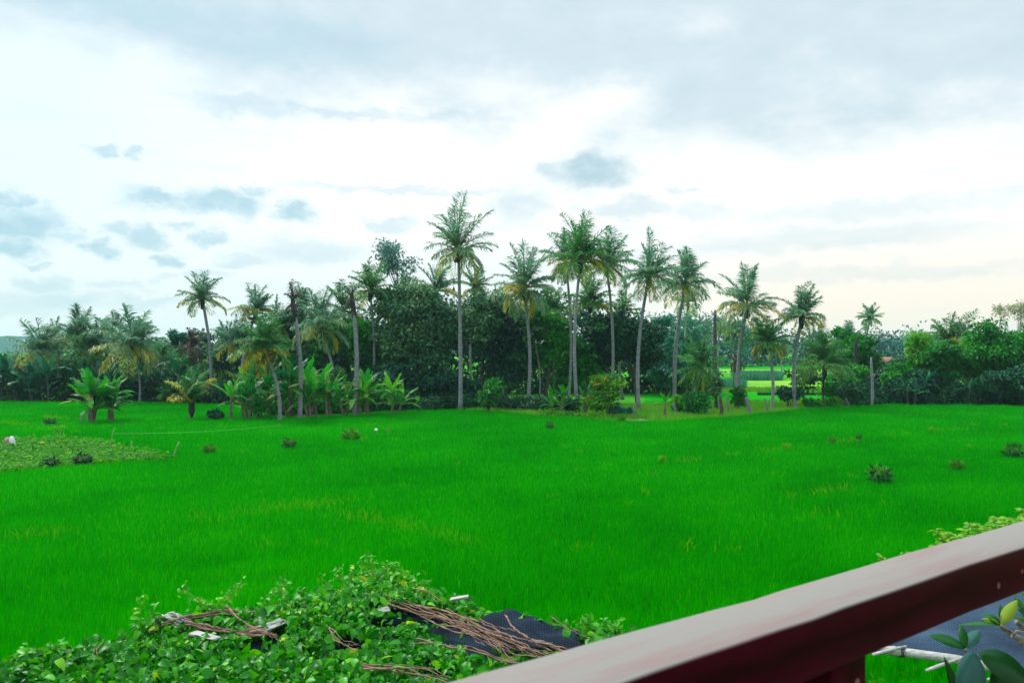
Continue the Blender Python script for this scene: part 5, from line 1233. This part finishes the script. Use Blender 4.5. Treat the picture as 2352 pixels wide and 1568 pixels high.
def noise(scale, sx_, sy_, detail, off=0.0, rough=0.55, col=False):
    mp = N.new('ShaderNodeMapping'); mp.inputs['Scale'].default_value = (sx_, sy_, 1); mp.inputs['Location'].default_value = (off, off * 0.7, off * 0.3); K.new(cb.outputs[0], mp.inputs['Vector'])
    nz = N.new('ShaderNodeTexNoise'); nz.inputs['Scale'].default_value = scale; nz.inputs['Detail'].default_value = detail; nz.inputs['Roughness'].default_value = rough
    K.new(mp.outputs[0], nz.inputs['Vector']); return nz.outputs['Color' if col else 'Fac']
# warped coordinates give the puffs ragged rims
wn = noise(0.45, 1, 1.6, 5, 3.0, 0.6, True)
wv = vmth('MULTIPLY', vmth('SUBTRACT', wn, (0.5, 0.5, 0.5)).outputs[0], (4.2, 2.4, 0)); cw = vmth('ADD', cb.outputs[0], wv.outputs[0]).outputs[0]
def blob(x, y, rx, ry, s, soft=0.5):
    a, e = azel(x, y); ra = rx / F * deg * math.cos(R(a)) ** 2; re = ry / F * deg * math.cos(R(a))
    v = vmth('MULTIPLY', vmth('SUBTRACT', cw, (a, e, 0)).outputs[0], (1 / ra, 1 / re, 0)).outputs[0]
    ln = vmth('LENGTH', v).outputs['Value']
    return sstep(ln, 1.55, soft - 0.1, 0.0, s)
puffs = [(90, 655, 60, 14, .5), (330, 690, 80, 14, .4), (560, 600, 60, 14, .45), (160, 545, 40, 14, .5), (470, 630, 50, 10, .4), (380, 640, 40, 10, .35), (280, 20, 330, 40, .45), (640, 95, 260, 60, .45), (40, 700, 160, 30, .35), (1760, 560, 200, 26, .25), (1355, 392, 88, 44, .85), (1262, 396, 34, 22, .6), (1195, 472, 70, 36, .45), (1440, 480, 110, 22, .45), (365, 457, 95, 26, .8), (515, 465, 90, 30, .8), (585, 434, 40, 14, .6), (685, 487, 46, 26, .8), (235, 341, 36, 12, .6),
         (318, 350, 30, 12, .6), (15, 455, 55, 20, .9), (40, 515, 105, 42, .9), (25, 573, 60, 22, .9), (222, 573, 46, 17, .8), (330, 545, 50, 24, .7), (262, 528, 44, 18, .6), (425, 522, 38, 12, .6), (495, 548, 36, 17, .65),
         (393, 596, 42, 17, .75), (85, 608, 32, 10, .6), (130, 692, 120, 24, .5), (270, 656, 70, 12, .35), (700, 578, 140, 28, .4), (900, 518, 60, 14, .45), (960, 440, 280, 9, .4), (1552, 432, 32, 12, .4), (1620, 487, 70, 20, .35),
         (2000, 480, 300, 26, .3), (1950, 545, 300, 30, .3), (2000, 625, 380, 22, .25), (560, 240, 150, 20, .35), (860, 262, 260, 12, .4), (1900, 290, 230, 60, .4)]
mask = None
for p in puffs:
    b = blob(*p); mask = b if mask is None else mth('MAXIMUM', mask, b)
tex = noise(0.5, 1, 2.2, 6, 11.0)
mask = mth('MULTIPLY', mask, sstep(tex, 0.25, 0.6, 0.75, 1.15))
# broad grey deck above
bnd = mth('MULTIPLY_ADD', az, -0.085, 15.3)
n1 = noise(0.09, 1, 1.8, 6, 5.0, 0.5); n2 = noise(0.28, 1, 2.2, 6, 9.0, 0.6)
de = mth('ADD', mth('SUBTRACT', el, bnd), mth('MULTIPLY', mth('SUBTRACT', n1, 0.5), 16)); de = mth('ADD', de, mth('MULTIPLY', mth('SUBTRACT', n2, 0.5), 5))
deck = sstep(de, -1.5, 4.0)
wh = None
for p in [(360, 165, 110, 60, .9, .1), (150, 135, 75, 40, .7, .1), (60, 240, 250, 110, .6, .0), (1410, 225, 110, 50, .9, .2), (1140, 205, 110, 45, .6, .1), (1830, 262, 80, 26, .5, .1), (1620, 60, 70, 30, .4, .0)]:
    b = blob(*p); wh = b if wh is None else mth('MAXIMUM', wh, b)
deck = mth('MULTIPLY', deck, mth('SUBTRACT', 1.0, wh, clamp=True))
str_ = noise(0.22, 0.35, 3.0, 6, 21.0); strk = mth('MULTIPLY', sstep(str_, 0.5, 0.72), sstep(az, -10, 25, 0.22, 0.34))
rt = sstep(az, 0, 22); lowh = sstep(el, 11.0, 1.5)
EXPO = 0.5; s_ = 10.0 / 2 ** EXPO / 0.92
def c10(r, g, b): return (r * s_, g * s_, b * s_)
base = cmix(sstep(az, -34, -8), c10(0.81, 0.95, 1.02), c10(1.04, 1.05, 1.05))
base = cmix(mth('MULTIPLY', lowh, mth('SUBTRACT', 1.0, rt)), base, c10(0.82, 0.91, 0.95))
base = cmix(mth('MULTIPLY', lowh, rt), base, c10(1.04, 0.92, 0.80))
base = cmix(strk, base, c10(0.62, 0.80, 0.87))
grey = cmix(n2, c10(0.51, 0.67, 0.75), c10(0.73, 0.84, 0.89))
base = cmix(mth('MULTIPLY', deck, 0.92), base, grey)
base = cmix(mask, base, cmix(sstep(az, -25, 10), c10(0.40, 0.64, 0.75), c10(0.47, 0.65, 0.72)))
# an overcast sky is brightest overhead
gain = sstep(el, 25, 65, 1.0, 2.4)
base = vmth('SCALE', base); K.new(gain, base.inputs['Scale']); base = base.outputs[0]
sky = N.new('ShaderNodeTexSky'); sky.sky_type = 'NISHITA'; sky.sun_disc = False; sky.sun_elevation = R(SUN_EL); sky.sun_rotation = R(SUN_AZ); sky.air_density = 1.2; sky.dust_density = 2
fin = cmix(0.92, sky.outputs[0], base)
bg = N.new('ShaderNodeBackground'); bg.inputs['Strength'].default_value = 0.1; K.new(fin, bg.inputs['Color'])
wo = N.new('ShaderNodeOutputWorld'); K.new(bg.outputs[0], wo.inputs['Surface'])
wd_.cycles.sampling_method = 'MANUAL'; wd_.cycles.sample_map_resolution = 512

sl = bpy.data.lights.new('sun', 'SUN'); sl.energy = 2.3; sl.angle = R(14); sl.color = (1.0, 0.96, 0.9)
so = bpy.data.objects.new('sun', sl); C.objects.link(so)
dirv = Vector((math.sin(R(SUN_AZ)) * math.cos(R(SUN_EL)), math.cos(R(SUN_AZ)) * math.cos(R(SUN_EL)), math.sin(R(SUN_EL))))
so.rotation_euler = dirv.to_track_quat('Z', 'Y').to_euler()

# ------------------------------------------------------------------ camera
cd = bpy.data.cameras.new('camera'); cam = bpy.data.objects.new('camera', cd); C.objects.link(cam)
cam.location = (0, 0, CAMH); cam.rotation_euler = (R(90), 0, 0)
cd.sensor_width = 36; cd.lens = 36 * F / 2352; cd.shift_y = (HY - 784) / 2352; cd.clip_start = 0.05; cd.clip_end = 5000
cd.dof.use_dof = True; cd.dof.focus_distance = 14; cd.dof.aperture_fstop = 8
sc = bpy.context.scene; sc.camera = cam
sc.view_settings.view_transform = 'Standard'; sc.view_settings.look = 'None'; sc.view_settings.exposure = EXPO; sc.view_settings.gamma = 1
sc.cycles.max_bounces = 8; sc.cycles.diffuse_bounces = 4; sc.cycles.transmission_bounces = 3; sc.cycles.volume_bounces = 1; sc.cycles.transparent_max_bounces = 4
sc.cycles.use_denoising = True
